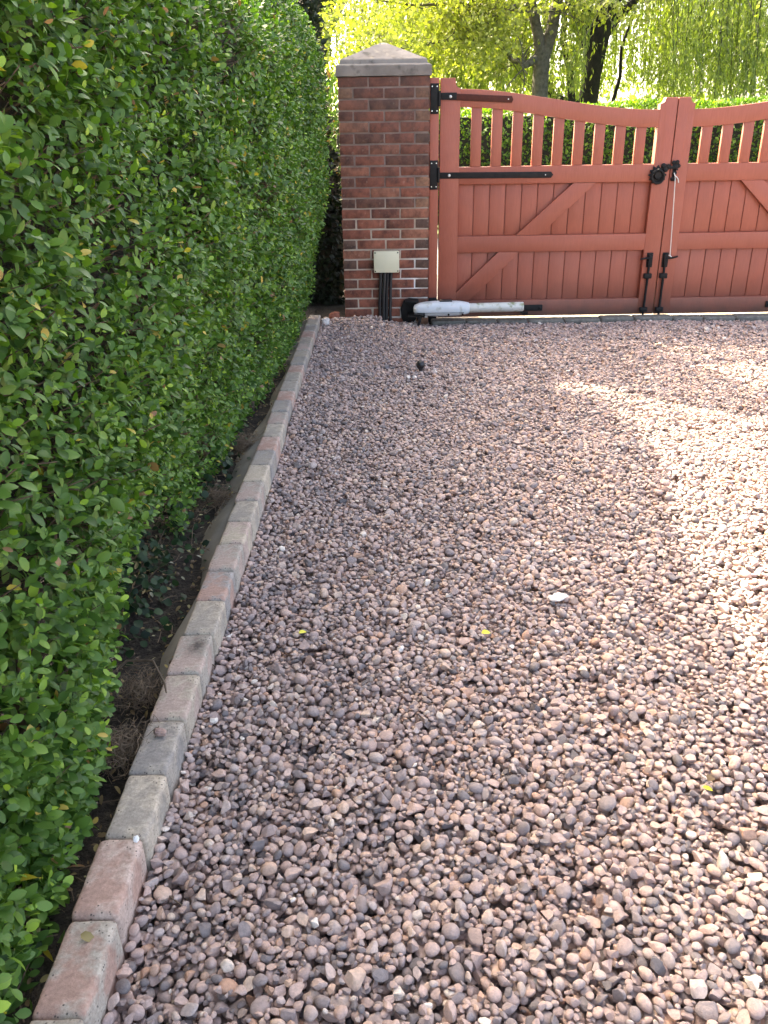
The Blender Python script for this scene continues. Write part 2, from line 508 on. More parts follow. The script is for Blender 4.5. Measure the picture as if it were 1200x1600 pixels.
def leaf_arrays(o, d, n, L, W, fold=0.25, curl=0.25):
    """blade of eleven vertices folded on its midrib: o base, d direction, n upper side"""
    d = norm(d)
    s = norm(np.cross(d, n)); n = np.cross(s, d)
    k = len(o)
    L = np.broadcast_to(L, (k,)); W = np.broadcast_to(W, (k,))
    cu = np.broadcast_to(curl, (k,)); fo = np.broadcast_to(fold, (k,))
    st = [(0.0, 0.0), (0.28, -0.40), (0.28, 0.0), (0.28, 0.40), (0.60, -0.50), (0.60, 0.0), (0.60, 0.50),
          (0.87, -0.30), (0.87, 0.0), (0.87, 0.30), (1.0, 0.0)]
    out = np.empty((k, 11, 3))
    for i, (a, w) in enumerate(st):
        out[:, i] = o + d * (a * L)[:, None] + s * (w * W)[:, None] + n * (-cu * a * a * L + fo * abs(w) * W)[:, None]
    f3 = np.array([[0, 1, 2], [0, 2, 3], [7, 10, 8], [8, 10, 9]])
    f4 = np.array([[1, 4, 5, 2], [2, 5, 6, 3], [4, 7, 8, 5], [5, 8, 9, 6]])
    b = (np.arange(k) * 11)[:, None, None]
    return out.reshape(-1, 3), (f3[None] + b).reshape(-1, 3), (f4[None] + b).reshape(-1, 4)


def card_arrays(o, d, n, L, W):
    """small diamond leaf of four vertices, for foliage far off"""
    d = norm(d); s = norm(np.cross(d, n)); n = np.cross(s, d)
    k = len(o)
    L = np.broadcast_to(L, (k,))[:, None]; W = np.broadcast_to(W, (k,))[:, None]
    out = np.empty((k, 4, 3))
    out[:, 0] = o
    out[:, 1] = o + d * L * 0.45 - s * W * 0.5 + n * W * 0.15
    out[:, 2] = o + d * L
    out[:, 3] = o + d * L * 0.45 + s * W * 0.5 + n * W * 0.15
    b = (np.arange(k) * 4)[:, None]
    return out.reshape(-1, 3), np.concatenate([np.array([[0, 1, 2]]) + b, np.array([[0, 2, 3]]) + b])


def rdir(k): return norm(rng.normal(size=(k, 3)))


def wob(y, z, sd=0.0, sc=1.0):
    y = y * sc; z = z * sc
    return (np.sin(2.1 * y + 1.3 * z + sd) + np.sin(-1.7 * y + 3.1 * z + 2.2 + sd) + 0.7 * np.sin(5.3 * y + 2.3 * z + 1 + sd)
            + 0.7 * np.sin(3.9 * y - 5.7 * z + 4 + sd) + 0.5 * np.sin(9.7 * y + 7.1 * z + sd * 2) + 0.5 * np.sin(8.3 * y - 11.0 * z + 3)) / 4.4


# ------------------------------------------------------------------ ground, road, lawn, soil
def sheet(name, x0, x1, y0, y1, z, m, sub=1):
    xs = np.linspace(x0, x1, sub + 1); ys = np.linspace(y0, y1, sub + 1)
    X, Y = np.meshgrid(xs, ys)
    V = np.stack([X.ravel(), Y.ravel(), np.full(X.size, z)], 1)
    i = (np.arange(sub)[:, None] * (sub + 1) + np.arange(sub)[None]).ravel()
    F = np.stack([i, i + 1, i + sub + 2, i + sub + 1], 1)
    o = np_mesh(name, V, F, m, smooth=False)
    o['kind'] = 'structure'
    return o


sheet('ground', -300, 300, -200, 600, -0.080, MAT['grass'], 8)
sheet('driveway_bed', -0.52, 12, -6, 6.64, -0.045, MAT['gravel_bed'])
sheet('road', -60, 60, 9.25, 12.4, -0.02, MAT['road'])
th = MB().box(0.36, 5.2, 6.735, 7.46, -0.10, -0.012, 0.006).build('threshold_slab', MAT['threshold']); th['kind'] = 'structure'

sheet('pavement', 0.36, 60, 7.46, 9.25, -0.016, MAT['road'])
sheet('verge', -60, 0.36, 8.6, 9.25, -0.035, MAT['grass'])

# soil strip under the hedge, rough
ny, nx = 220, 34
gy, gx = np.meshgrid(np.linspace(-1.5, 8.2, ny), np.linspace(-2.4, -0.56, nx), indexing='ij')
gz = 0.005 + 0.018 * wob(gx * 6, gy * 5, 1.0) + 0.010 * wob(gx * 19, gy * 17, 2.0)
V = np.stack([gx.ravel(), gy.ravel(), gz.ravel()], 1)
i = (np.arange(ny - 1)[:, None] * nx + np.arange(nx - 1)[None]).ravel()
o = np_mesh('soil', V, np.stack([i, i + 1, i + nx + 1, i + nx], 1), MAT['soil']); o['kind'] = 'structure'


o = sheet('soil', -3.0, -0.27, 6.66, 9.2, -0.004, MAT['soil'])


def kerb_x(y): return -0.549 + (y - 1.0) * 0.0050          # centre line of the kerb


# mortar haunching behind the kerb, in one low uneven bank
ny, nx = 160, 8
V = []
for a in range(ny):
    y = -0.4 + 7.0 * a / (ny - 1)
    for b_ in range(nx):
        t = b_ / (nx - 1)
        w = 0.10 + 0.035 * math.sin(y * 2.3) + 0.02 * math.sin(y * 7.1)
        V.append((kerb_x(y) - 0.040 - w * t, y, 0.066 - 0.085 * t ** 1.6 - 0.11 * max(0.0, min(1.0, (2.0 - y) / 0.35)) + 0.008 * math.sin(y * 9 + t * 3) + 0.004 * math.sin(y * 31 + t * 9)))
i = (np.arange(ny - 1)[:, None] * nx + np.arange(nx - 1)[None]).ravel()
o = np_mesh('mortar_bank', V, np.stack([i, i + nx, i + nx + 1, i + 1], 1), MAT['haunch']); o['kind'] = 'structure'


# ------------------------------------------------------------------ gravel: settled pebbles (stuff)
def pebble_mesh(k):
    r = np.random.default_rng(100 + k)
    bm = bmesh.new()
    bmesh.ops.create_icosphere(bm, subdivisions=3, radius=1.0)
    P = np.array([v.co[:] for v in bm.verts])
    angular = r.random() < 0.82
    npl = r.integers(7, 14) if angular else r.integers(4, 8)
    for _ in range(npl):
        n = norm(r.normal(size=3))
        dd = r.uniform(0.40, 0.80) if angular else r.uniform(0.66, 0.92)
        q = P @ n - dd
        P = P - np.where(q > 0, q, 0)[:, None] * n * (0.97 if angular else 0.85)
    ph = r.uniform(0, 6, 6)
    P *= (1 + 0.05 * np.sin(P[:, 0] * 2.3 + ph[0]) * np.sin(P[:, 1] * 2.1 + ph[1]) + 0.04 * np.sin(P[:, 2] * 3.3 + ph[2]))[:, None]
    P /= np.abs(P).max(0)
    for v, c in zip(bm.verts, P): v.co = c
    for _ in range(0 if angular and k % 2 else (1 if angular else 2)):
        bmesh.ops.smooth_vert(bm, verts=bm.verts, factor=0.18 if angular else 0.5, use_axis_x=True, use_axis_y=True, use_axis_z=True)
    me = bpy.data.meshes.new('pebble')
    bm.to_mesh(me); bm.free()
    me.polygons.foreach_set('use_smooth', [True] * len(me.polygons))
    if angular: me.set_sharp_from_angle(angle=0.40 if k % 2 else 0.55)
    me.materials.append(MAT['pebble'])
    return me


def heap(x, y):
    """low relief of the gravel surface"""
    h = 0.010 * np.sin(1.9 * x + 0.7 * y) * np.sin(1.3 * y + 0.4) + 0.006 * np.sin(4.1 * x - 2.2 * y)
    h = h + 0.055 * np.exp(-((x + 0.12) / 0.24) ** 2 - ((y - 6.62) / 0.22) ** 2)
    h = h + 0.020 * np.exp(-((x + 0.42) / 0.12) ** 2) * (y > 4)
    h = h - 0.024 * np.clip((y - 6.38) / 0.2, 0, 1) * (x > 0.3)
    return h - 0.004


def gravel():
    C_ = 0.004
    X0, X1, Y0, Y1 = -0.53, 4.1, 0.45, 6.70
    nx_, ny_ = int((X1 - X0) / C_), int((Y1 - Y0) / C_)
    xs = X0 + C_ * (np.arange(nx_) + 0.5); ys = Y0 + C_ * (np.arange(ny_) + 0.5)
    H = (heap(xs[None], ys[:, None]) - 0.045).astype(np.float32)
    tot = int((X1 - X0) * (Y1 - Y0) * 9800)
    px = rng.uniform(X0 + 0.02, X1 - 0.02, tot); py = rng.uniform(Y0 + 0.02, Y1 - 0.02, tot)
    a = np.clip(0.0108 * np.exp(rng.normal(0, 0.27, tot)), 0.005, 0.021)
    late = np.arange(tot) > 0.66 * tot                             # fines settle last, into the gaps
    a = np.where(late, np.clip(a * 0.66, 0.0045, 0.012), a)
    b = a * rng.uniform(0.66, 0.95, tot); c = a * rng.uniform(0.42, 0.74, tot)
    th_ = rng.uniform(0, np.pi, tot)
    lim = heap(px, py) + 0.012
    left = kerb_x(py) + 0.047
    out = []
    off = rng.uniform(-1, 1, (tot, 5, 2)); off[:, 0] = 0
    for k in range(tot):
        ak = a[k]
        m = int(ak / C_) + 1
        ct, st_ = math.cos(th_[k]), math.sin(th_[k])
        g = np.arange(-m, m + 1) * C_
        u = (g[None] * ct + g[:, None] * st_) / ak
        v = (-g[None] * st_ + g[:, None] * ct) / b[k]
        rr = 1 - u * u - v * v
        inside = rr > 0.0
        prof = np.sqrt(np.maximum(rr, 0)) * c[k]
        best = None
        for q in range(5):
            x = px[k] + off[k, q, 0] * ak * 2.0; y = py[k] + off[k, q, 1] * ak * 2.0
            if x < left[k] + 0.8 * ak: x = left[k] + 0.8 * ak
            ix = int((x - X0) / C_); iy = int((y - Y0) / C_)
            if ix < m or iy < m or ix >= nx_ - m or iy >= ny_ - m: continue
            sub = H[iy - m:iy + m + 1, ix - m:ix + m + 1]
            zz = float((sub + prof)[inside].max())
            if best is None or zz < best[0]: best = (zz, ix, iy, x, y)
        if best is None: continue
        zz, ix, iy, x, y = best
        if zz > lim[k] + 0.3 * c[k]: continue
        sub = H[iy - m:iy + m + 1, ix - m:ix + m + 1]
        sub[inside] = np.maximum(sub[inside], zz + prof[inside] * 0.9)
        out.append((x, y, zz, ak, b[k], c[k], th_[k]))
    A = np.array(out)
    k = len(A)
    me = bpy.data.meshes.new('gravel')
    me.vertices.add(k)
    me.vertices.foreach_set('co', A[:, :3].astype(np.float32).ravel())
    tilt = rng.normal(0, 0.24, (k, 2)) * np.where(rng.random(k) < 0.20, 2.2, 1.0)[:, None]
    rot = np.stack([tilt[:, 0] + np.where(rng.random(k) < 0.5, np.pi, 0), tilt[:, 1], A[:, 6]], 1)
    me.attributes.new('rot', 'FLOAT_VECTOR', 'POINT').data.foreach_set('vector', rot.astype(np.float32).ravel())
    me.attributes.new('scl', 'FLOAT_VECTOR', 'POINT').data.foreach_set('vector', (A[:, 3:6] * 1.10).astype(np.float32).ravel())
    me.attributes.new('tint', 'FLOAT', 'POINT').data.foreach_set('value', rng.random(k).astype(np.float32))
    me.attributes.new('idx', 'INT', 'POINT').data.foreach_set('value', rng.integers(0, 22, k).astype(np.int32))
    o = bpy.data.objects.new('gravel', me)
    COL.objects.link(o)
    tag(o, 'pinkish grey rounded and broken pebbles covering the driveway', 'gravel', kind='stuff')
    protos = bpy.data.collections.new('pebble_shapes')
    for j in range(22):
        protos.objects.link(bpy.data.objects.new('pebble', pebble_mesh(j)))
    ng = bpy.data.node_groups.new('settled_pebbles', 'GeometryNodeTree')
    ng.interface.new_socket('Geometry', in_out='INPUT', socket_type='NodeSocketGeometry')
    ng.interface.new_socket('Geometry', in_out='OUTPUT', socket_type='NodeSocketGeometry')
    gi = ng.nodes.new('NodeGroupInput'); go = ng.nodes.new('NodeGroupOutput')
    ci = ng.nodes.new('GeometryNodeCollectionInfo')
    ci.inputs['Collection'].default_value = protos
    ci.inputs['Separate Children'].default_value = True
    ci.inputs['Reset Children'].default_value = True
    ip = ng.nodes.new('GeometryNodeInstanceOnPoints')
    ip.inputs['Pick Instance'].default_value = True

    def na(nm, typ):
        n = ng.nodes.new('GeometryNodeInputNamedAttribute'); n.data_type = typ; n.inputs['Name'].default_value = nm
        return n.outputs['Attribute']
    e2r = ng.nodes.new('FunctionNodeEulerToRotation')
    ng.links.new(na('rot', 'FLOAT_VECTOR'), e2r.inputs[0])
    ng.links.new(gi.outputs[0], ip.inputs['Points'])
    ng.links.new(ci.outputs[0], ip.inputs['Instance'])
    ng.links.new(na('idx', 'INT'), ip.inputs['Instance Index'])
    ng.links.new(e2r.outputs[0], ip.inputs['Rotation'])
    ng.links.new(na('scl', 'FLOAT_VECTOR'), ip.inputs['Scale'])
    ng.links.new(ip.outputs[0], go.inputs[0])
    o.modifiers.new('pebbles', 'NODES').node_group = ng
    print('pebbles', k)


gravel()


# ------------------------------------------------------------------ kerb blocks
def rounded_block(hx, hy, hz, r, seed, rough=0.0034, cuts=(5, 9, 6)):
    rs = np.random.default_rng(seed)
    bm = bmesh.new()
    bmesh.ops.create_cube(bm, size=2.0)
    bmesh.ops.subdivide_edges(bm, edges=bm.edges, cuts=9, use_grid_fill=True)
    off = Vector(rs.uniform(-50, 50, 3))
    h = np.array([hx, hy, hz])
    chips = [(norm(rs.normal(size=3)), rs.uniform(0.90, 1.0)) for _ in range(5)]
    for v in bm.verts:
        p = np.array(v.co[:])
        p = np.sign(p) * (1 - (1 - np.abs(p)) ** 1.35) * h          # denser near the arrises
        q = np.clip(p, -(h - r), h - r)
        dd = p - q
        l = np.linalg.norm(dd)
        if l > 1e-9: p = q + dd / l * min(l, r)
        for n, k in chips:                                           # knocked corners
            e = (n * h) @ np.ones(3)
            lim = np.abs(n) @ h * k * 1.06
            s_ = p @ n - lim
            if s_ > 0: p = p - n * s_
        pv = Vector(p) * 1.0
        nz = mnoise.noise(pv * 28 + off) * 0.6 + mnoise.noise(pv * 80 + off) * 0.4
        p = p + norm(p / h) * nz * rough
        v.co = p
    return bm


GREY, TAN, PINK, RED, DARK, CREAM = (0.34, 0.30, 0.255), (0.42, 0.355, 0.28), (0.45, 0.335, 0.285), (0.41, 0.25, 0.20), (0.26, 0.24, 0.225), (0.55, 0.46, 0.35)
looks = [
    (TAN, GREY, 'tan grey kerb block cut off by the bottom edge of the photo'),
    (RED, GREY, 'red and grey kerb block with a curled leaf lying on it, near the bottom'),
    (RED, PINK, 'reddish kerb block with a white bird dropping on its far corner'),
    (GREY, TAN, 'grey tan kerb block with rounded corners just beyond the white bird dropping'),
    (DARK, GREY, 'dark bluish grey kerb block with one loose pebble lying on it'),
    (PINK, TAN, 'pinkish kerb block just beyond the dark block that carries a pebble'),
    (PINK, GREY, 'pinkish kerb block with a round dark soil stain on top'),
    (GREY, TAN, 'grey tan kerb block just beyond the soil stained pink block'),
    (RED, DARK, 'red kerb block with a dark grey near end, beside the ivy'),
    (PINK, GREY, 'pinkish grey kerb block just beyond the red and dark grey one'),
    (CREAM, PINK, 'cream and pink kerb block, second beyond the red and dark grey one'),
    (GREY, TAN, 'grey kerb block just beyond the cream and pink one'),
    (PINK, GREY, 'pink and grey kerb block just before the yellowish one'),
    (CREAM, TAN, 'yellowish tan kerb block about halfway along the kerb'),
    (GREY, DARK, 'grey kerb block just beyond the yellowish one'),
    (RED, PINK, 'pinkish red kerb block, second beyond the yellowish one'),
    (GREY, TAN, 'grey tan kerb block, third beyond the yellowish one'),
    (PINK, GREY, 'pinkish kerb block, fourth beyond the yellowish one'),
    (GREY, DARK, 'dull grey kerb block, fifth beyond the yellowish one'),
    (RED, PINK, 'red kerb block, sixth beyond the yellowish one'),
    (GREY, GREY, 'grey kerb block, seventh beyond the yellowish one'),
]
far_words = ['ninth', 'eighth', 'seventh', 'sixth', 'fifth', 'fourth', 'third', 'second']
PITCH_B = 0.1895
y = 0.885 - PITCH_B / 2
blocks = []
while y < 6.62:
    blocks.append(y); y += PITCH_B
nB = len(blocks)
kg = 'tumbled kerb blocks along the gravel edge'
for k, y in enumerate(blocks):
    left_to_end = nB - 1 - k
    if k < len(looks):
        ca, cb, lab = looks[k]
    else:
        pal = [(PINK, GREY, 'pinkish'), (GREY, TAN, 'grey'), (RED, PINK, 'reddish'), (GREY, DARK, 'dull grey'), (TAN, GREY, 'tan grey')]
        ca, cb, word = pal[k % 5]
        lab = None
        if left_to_end == 0: lab = word + ' kerb block at the far end of the row, by the brick pillar'
        elif left_to_end <= 8: lab = word + ' kerb block, ' + far_words[8 - left_to_end] + (' from' if left_to_end > 1 else ' from') + ' the far end of the row by the pillar'
        else: lab = word + ' kerb block in the far half of the row, %s from the far end' % ['tenth', 'eleventh', 'twelfth', 'thirteenth'][left_to_end - 9]
        lab = lab.replace('number ', '')
    rs = np.random.default_rng(900 + k)
    bm = rounded_block(0.0455 + rs.uniform(-.001, .001), PITCH_B / 2 - 0.0012, 0.085, rs.uniform(0.007, 0.011), 300 + k)
    me = bpy.data.meshes.new('kerb_block')
    bm.to_mesh(me); bm.free()
    me.polygons.foreach_set('use_smooth', [True] * len(me.polygons))
    nv = len(me.vertices)
    mean = np.array((0.40, 0.325, 0.28))
    ca, cb = 0.86 * np.array(ca) + 0.14 * mean, 0.86 * np.array(cb) + 0.14 * mean
    ja, jb = rs.uniform(1.0, 1.16), rs.uniform(1.0, 1.16)
    for nm, cc, jj in (('ca', ca, ja), ('cb', cb, jb)):
        me.attributes.new(nm, 'FLOAT_VECTOR', 'POINT').data.foreach_set('vector', np.tile(np.array(cc) * jj, nv).astype(np.float32))
    co = np.empty(nv * 3, np.float32); me.vertices.foreach_get('co', co); co = co.reshape(-1, 3)
    st_ = np.exp(-((co[:, 0] - 0.012) / 0.026) ** 2 - ((co[:, 1] - 0.035) / 0.045) ** 2) * (co[:, 2] > 0.06) if k == 6 else np.zeros(nv)
    me.attributes.new('stain', 'FLOAT', 'POINT').data.foreach_set('value', st_.astype(np.float32))
    o = link_mesh('kerb_block', me, MAT['kerb'], loc=(kerb_x(y) + rs.uniform(-.0025, .0025), y, 0.003 + rs.uniform(-.004, .004)))
    o.rotation_euler = (rs.uniform(-.008, .008), rs.uniform(-.012, .012), R(-0.3) + rs.uniform(-.014, .014))
    tag(o, lab, 'kerb block', kg)


# ------------------------------------------------------------------ brick pillar
PX0, PX1, PY0, PY1 = -0.287, 0.381, 6.715, 7.383
pillar = empty('brick_pillar', ((PX0 + PX1) / 2, (PY0 + PY1) / 2, 0), 'square red brick gate pillar under a grey pyramid cap', 'gate pillar')


def pillar_shaft():
    V, F, T, MI = [], [], [], []
    rs = np.random.default_rng(5)
    W = PX1 - PX0
    bl, bh, bw, j = 0.2155, 0.0645, 0.1025, 0.0107

    def brick(x0, x1, y0, y1, z0, z1, tint):
        bm = bmesh.new()
        bmesh.ops.create_cube(bm, size=1)
        for v in bm.verts:
            v.co = Vector(((x0 + x1) / 2 + v.co.x * (x1 - x0), (y0 + y1) / 2 + v.co.y * (y1 - y0), (z0 + z1) / 2 + v.co.z * (z1 - z0)))
            v.co += Vector(rs.uniform(-.0022, .0022, 3))
        bmesh.ops.bevel(bm, geom=list(bm.edges), offset=rs.uniform(.003, .006), segments=2, profile=0.5, affect='EDGES')
        base = len(V)
        for v in bm.verts: V.append(v.co[:]); T.append(tint)
        bm.verts.index_update()
        for f in bm.faces:
            F.append([base + v.index for v in f.verts])
        bm.free()
    z = 1.754 - bh
    c = 0
    while z > -0.13:
        for side in range(4):
            # each course: sides 0/2 run full width in odd rows, sides 1/3 in even rows
            full = (side % 2 == 0) == (c % 2 == 0)
            us = [i * (bl + j) for i in range(3)] if full else [bw + j + i * (bl + j) for i in range(2)]
            for u in us:
                tint = float(np.clip(rs.normal(0.55, 0.15), 0.15, 0.9))
                d0 = rs.uniform(-.002, .002)
                x0, x1 = u, u + bl
                y0, y1 = d0, bw
                if side == 0: b = (PX0 + x0, PX0 + x1, PY0 + y0, PY0 + y1)
                elif side == 2: b = (PX0 + x0, PX0 + x1, PY1 - y1, PY1 - y0)
                elif side == 1: b = (PX0 + y0, PX0 + y1, PY0 + x0, PY0 + x1)
                else: b = (PX1 - y1, PX1 - y0, PY0 + x0, PY0 + x1)
                if not full: tint = min(tint, 0.7)
                if side in (1, 3) and full: tint = rs.choice([0.02, 0.12, 0.25, 0.98, 0.97])
                brick(*b, z, z + bh, tint)
        z -= bh + j
        c += 1
    me = bpy.data.meshes.new('brickwork')
    me.from_pydata(V, [], F)
    me.attributes.new('tint', 'FLOAT', 'POINT').data.foreach_set('value', np.array(T, np.float32))
    me.polygons.foreach_set('use_smooth', [True] * len(me.polygons))
    me.set_sharp_from_angle(angle=0.7)
    link_mesh('brickwork', me, MAT['brick'], pillar)
    # mortar: rough core a few millimetres behind the brick faces
    bm = bmesh.new()
    bmesh.ops.create_cube(bm, size=1)
    bmesh.ops.subdivide_edges(bm, edges=bm.edges, cuts=60, use_grid_fill=True)
    r_ = 0.0045
    for v in bm.verts:
        v.co = Vector(((PX0 + PX1) / 2 + v.co.x * (W - 2 * r_), (PY0 + PY1) / 2 + v.co.y * (PY1 - PY0 - 2 * r_), 0.81 + v.co.z * 1.884))
        v.co.x += 0.0022 * mnoise.noise(v.co * 30); v.co.y += 0.0022 * mnoise.noise(v.co * 30 + Vector((9, 0, 0)))
    me = bpy.data.meshes.new('mortar'); bm.to_mesh(me); bm.free()
    link_mesh('mortar', me, MAT['mortar'], pillar)


pillar_shaft()


def pillar_cap():
    """square slab, throated edge, steep weathering, shallow pyramid: stacked rings, subdivided and roughened"""
    cx, cy = (PX0 + PX1) / 2, (PY0 + PY1) / 2
    rings = [(0.345, 1.757), (0.346, 1.762), (0.346, 1.822), (0.343, 1.828), (0.318, 1.838), (0.311, 1.862), (0.304, 1.869),
             (0.24, 1.897), (0.17, 1.927), (0.10, 1.957), (0.04, 1.983), (0.008, 1.994)]
    n = 16
    V, F = [], []
    for h, z in rings:
        for s_ in range(4):
            for i in range(n):
                t = -1 + 2 * i / n
                p = [(t, -1), (1, t), (-t, 1), (-1, -t)][s_]
                q = Vector((cx + p[0] * h, cy + p[1] * h, z))
                V.append((q + Vector((mnoise.noise(q * 14), mnoise.noise(q * 14 + Vector((5, 5, 5))), mnoise.noise(q * 20))) * 0.003)[:])
    m = 4 * n
    for k in range(len(rings) - 1):
        for i in range(m):
            F.append([k * m + i, k * m + (i + 1) % m, (k + 1) * m + (i + 1) % m, (k + 1) * m + i])
    F.append(list(range((len(rings) - 1) * m, len(rings) * m)))
    F.append(list(range(m))[::-1])
    me = bpy.data.meshes.new('cap'); me.from_pydata(V, [], F)
    me.polygons.foreach_set('use_smooth', [True] * len(me.polygons)); me.set_sharp_from_angle(angle=0.25)
    link_mesh('cap', me, MAT['cap'], pillar)


pillar_cap()

# ------------------------------------------------------------------ gate post with hinge plates
GY = 6.78                                                    # front face of the gates
post = empty('gate_post', (0.418, 6.79, 0), 'narrow terracotta timber post bolted to the side of the brick pillar', 'gate post')
MB().box(0.3845, 0.452, 6.752, 6.85, -0.06, 1.742, 0.004).build('timber', MAT['paint'], post)
for z0, z1 in ((1.505, 1.706), (0.985, 1.19)):
    b = MB().box(0.388, 0.448, 6.744, 6.754, z0, z1, 0.002)
    b.cyl((0.452, 6.742, z0 + 0.05), (0.452, 6.742, z1 - 0.05), 0.011)
    o = b.build('hinge_plate', MAT['iron'], post)
    for zz in (z0 + 0.02, z1 - 0.02):
        for xx in (0.400, 0.436):
            bh_ = MB().cyl((xx, 6.7445, zz), (xx, 6.742, zz), 0.0045, n=10).build('screw_head', MAT['bolt'])
            bh_.data.transform(Matrix.Translation(-Vector(post.location))); bh_.parent = o
MB().box(0.384, 0.448, 6.735, 6.752, -0.05, 0.175, 0.003).cyl((0.45, 6.742, 0.10), (0.45, 6.742, 0.16), 0.013).build('foot_plate', MAT['iron'], post)

# ------------------------------------------------------------------ gate leaves
LEN = 1.751


def top_curve(u):
    """swept underside/top of the top rail: drops from the hinge stile to the meeting stile"""
    t = min(max((u - 0.147) / (1.623 - 0.147), 0), 1)
    return 1.668 - 0.156 * (t * t * (3 - 2 * t)) ** 0.92


def leaf_of_gate(x0, s, label, is_left):
    """x = x0 + s*u, u = 0 at the hinge"""
    root = empty('gate_leaf', (x0, GY, 0.0), label, 'gate', 'double timber driveway gates')
    y0, y1 = GY, GY + 0.066

    def X(u): return x0 + s * u

    def bx(u0, u1, z0, z1, ya=y0, yb=y1, bev=0.004):
        a, b = sorted((X(u0), X(u1)))
        return MB().box(a, b, ya, yb, z0, z1, bev)

    def poly(pts): return [(X(u), z) for u, z in pts]

    def arc(cx, cz, r, a0, a1, n=6): return [(cx + r * math.cos(R(a0 + (a1 - a0) * i / n)), cz + r * math.sin(R(a0 + (a1 - a0) * i / n))) for i in range(n + 1)]
    zb = 0.010
    # hinge stile with a scooped horn
    pts = [(0.0, zb), (0.146, zb), (0.146, 1.672)] + arc(0.146, 1.710, 0.036, 270, 180, 6) + [(0.108, 1.741), (0.0, 1.741)]
    MB().prism(poly(pts), y0, y1 + 0.004, 0.004).build('stile', MAT['paint'], root)
    # meeting stile
    pts = [(1.624, zb), (LEN, zb), (LEN, 1.592), (1.664, 1.592)] + arc(1.624, 1.552, 0.036, 88, 0, 6)[:-1] + [(1.656, 1.548), (1.624, 1.546)]
    pts = [(1.624, zb), (LEN, zb), (LEN, 1.592), (1.664, 1.592)] + arc(1.6245, 1.587, 0.036, 360, 270, 6) 
    MB().prism(poly(pts), y0, y1 + 0.004, 0.004).build('stile', MAT['paint'], root)
    # swept top rail, tenoned between the stiles
    us = np.linspace(0.1445, 1.6255, 30)
    pts = [(u, top_curve(u) - 0.119) for u in us] + [(u, top_curve(u)) for u in us[::-1]]
    MB().prism(poly(pts), y0 + 0.002, y1, 0.003).build('top_rail', MAT['paint'], root)
    for z0, z1 in ((1.016, 1.139), (0.514, 0.636), (zb, 0.138)):
        bx(0.1445, 1.6255, z0, z1, y0 + 0.002, y1).build('rail', MAT['paint'], root)
    # tongue and groove boards in two bays, one mesh
    pan = MB()
    w = (1.626 - 0.144) / 12.0
    for z0, z1 in ((0.1365, 0.5155), (0.6345, 1.0175)):
        for k in range(12):
            a, b = sorted((X(0.144 + k * w + 0.0026), X(0.144 + (k + 1) * w - 0.0026)))
            pan.box(a, b, y0 + 0.043, y0 + 0.057, z0, z1, 0.005)
        a, b = sorted((X(0.1435), X(1.6265)))
        pan.box(a, b, y0 + 0.0545, y0 + 0.0625, z0, z1, 0.0)
    pan.build('board_panel', MAT['paint'], root)
    # pickets
    pit = (1.623 - 0.146) / 10.0 * 0.985
    for k in range(9):
        c = 0.146 + 0.093 + 0.012 + k * 0.1545 + 0.02
        zt = top_curve(c) - 0.117
        bx(c - 0.039, c + 0.039, 1.1375, zt, y0 + 0.014, y0 + 0.044).build('picket', MAT['paint'], root)
    # braces in two lengths, flush with the rails
    MB().prism(poly([(0.147, 0.205), (0.147, 0.1395), (0.252, 0.1395), (0.640, 0.5125), (0.470, 0.5125)]), y0 + 0.004, y0 + 0.0435, 0.003).build('brace', MAT['paint'], root)
    MB().prism(poly([(0.604, 0.6375), (0.793, 0.6375), (1.198, 1.0145), (1.026, 1.0145)]), y0 + 0.004, y0 + 0.0435, 0.003).build('brace', MAT['paint'], root)
    # strap hinges
    for z0, z1, L, mm, zt in ((1.600, 1.644, 0.535, 'brown_iron', 1.552), (1.060, 1.104, 0.865, 'iron', 1.06)):
        zc = (z0 + z1) / 2
        dz = -0.028 if z0 > 1.5 else -0.006
        e = [(-0.010, z0), (L * 0.98, z0 + dz), (L, (z0 + z1) / 2 + dz), (L * 0.98, z1 + dz), (-0.010, z1)]
        h = MB().prism(poly(e), y0 - 0.007, y0 - 0.0005, 0.0015)
        h = h.build('strap_hinge', MAT['iron'] if mm == 'iron' else MAT['brown_iron'], root)
        if mm == 'brown_iron': h['label'] = 'strap hinge painted brown along its arm'
        k_ = MB().cyl((X(-0.012), y0 - 0.018, z0 - 0.004), (X(-0.012), y0 - 0.018, z1 + 0.004), 0.012)
        if mm == 'brown_iron': k_.box(*sorted((X(-0.012), X(0.118))), y0 - 0.0095, y0 - 0.0006, z0 - 0.002, z1 + 0.001, 0.0015)
        o = k_.build('hinge_knuckle', MAT['iron']); o.data.transform(Matrix.Translation(-Vector(root.location))); o.parent = h
        for u, m_ in ((0.072, 0.011), (L * 0.93, 0.005)):
            o = MB().sphere((X(u), y0 - 0.010, zc + dz * u / L), m_, (1, 0.45, 1)).build('bolt_head', MAT['bolt'])
            o.data.transform(Matrix.Translation(-Vector(root.location))); o.parent = h
    # mount for the opener ram on the bottom rail
    MB().box(*sorted((X(0.645), X(0.848))), y0 - 0.012, y0 + 0.001, 0.052, 0.100, 0.004).box(*sorted((X(0.655), X(0.70))), y0 - 0.20, y0 - 0.011, 0.060, 0.074, 0.003) \
        .sphere((X(0.825), y0 - 0.013, 0.076), 0.012, (1, 0.5, 1)).build('opener_mount', MAT['iron'], root)
    # drop bolt: keep, lever, rod, two guides
    t = MB()
    if is_left: xt, xb, lev = 2.140, 2.131, -1
    else: xt, xb, lev = 2.263, 2.259, 1
    yb = y0 - 0.018
    t.box(xt - 0.024, xt + 0.024, y0 - 0.008, y0 + 0.001, 0.380, 0.492, 0.004)
    t.box(xt - 0.016, xt + 0.016, y0 - 0.032, y0 - 0.007, 0.392, 0.482, 0.005)
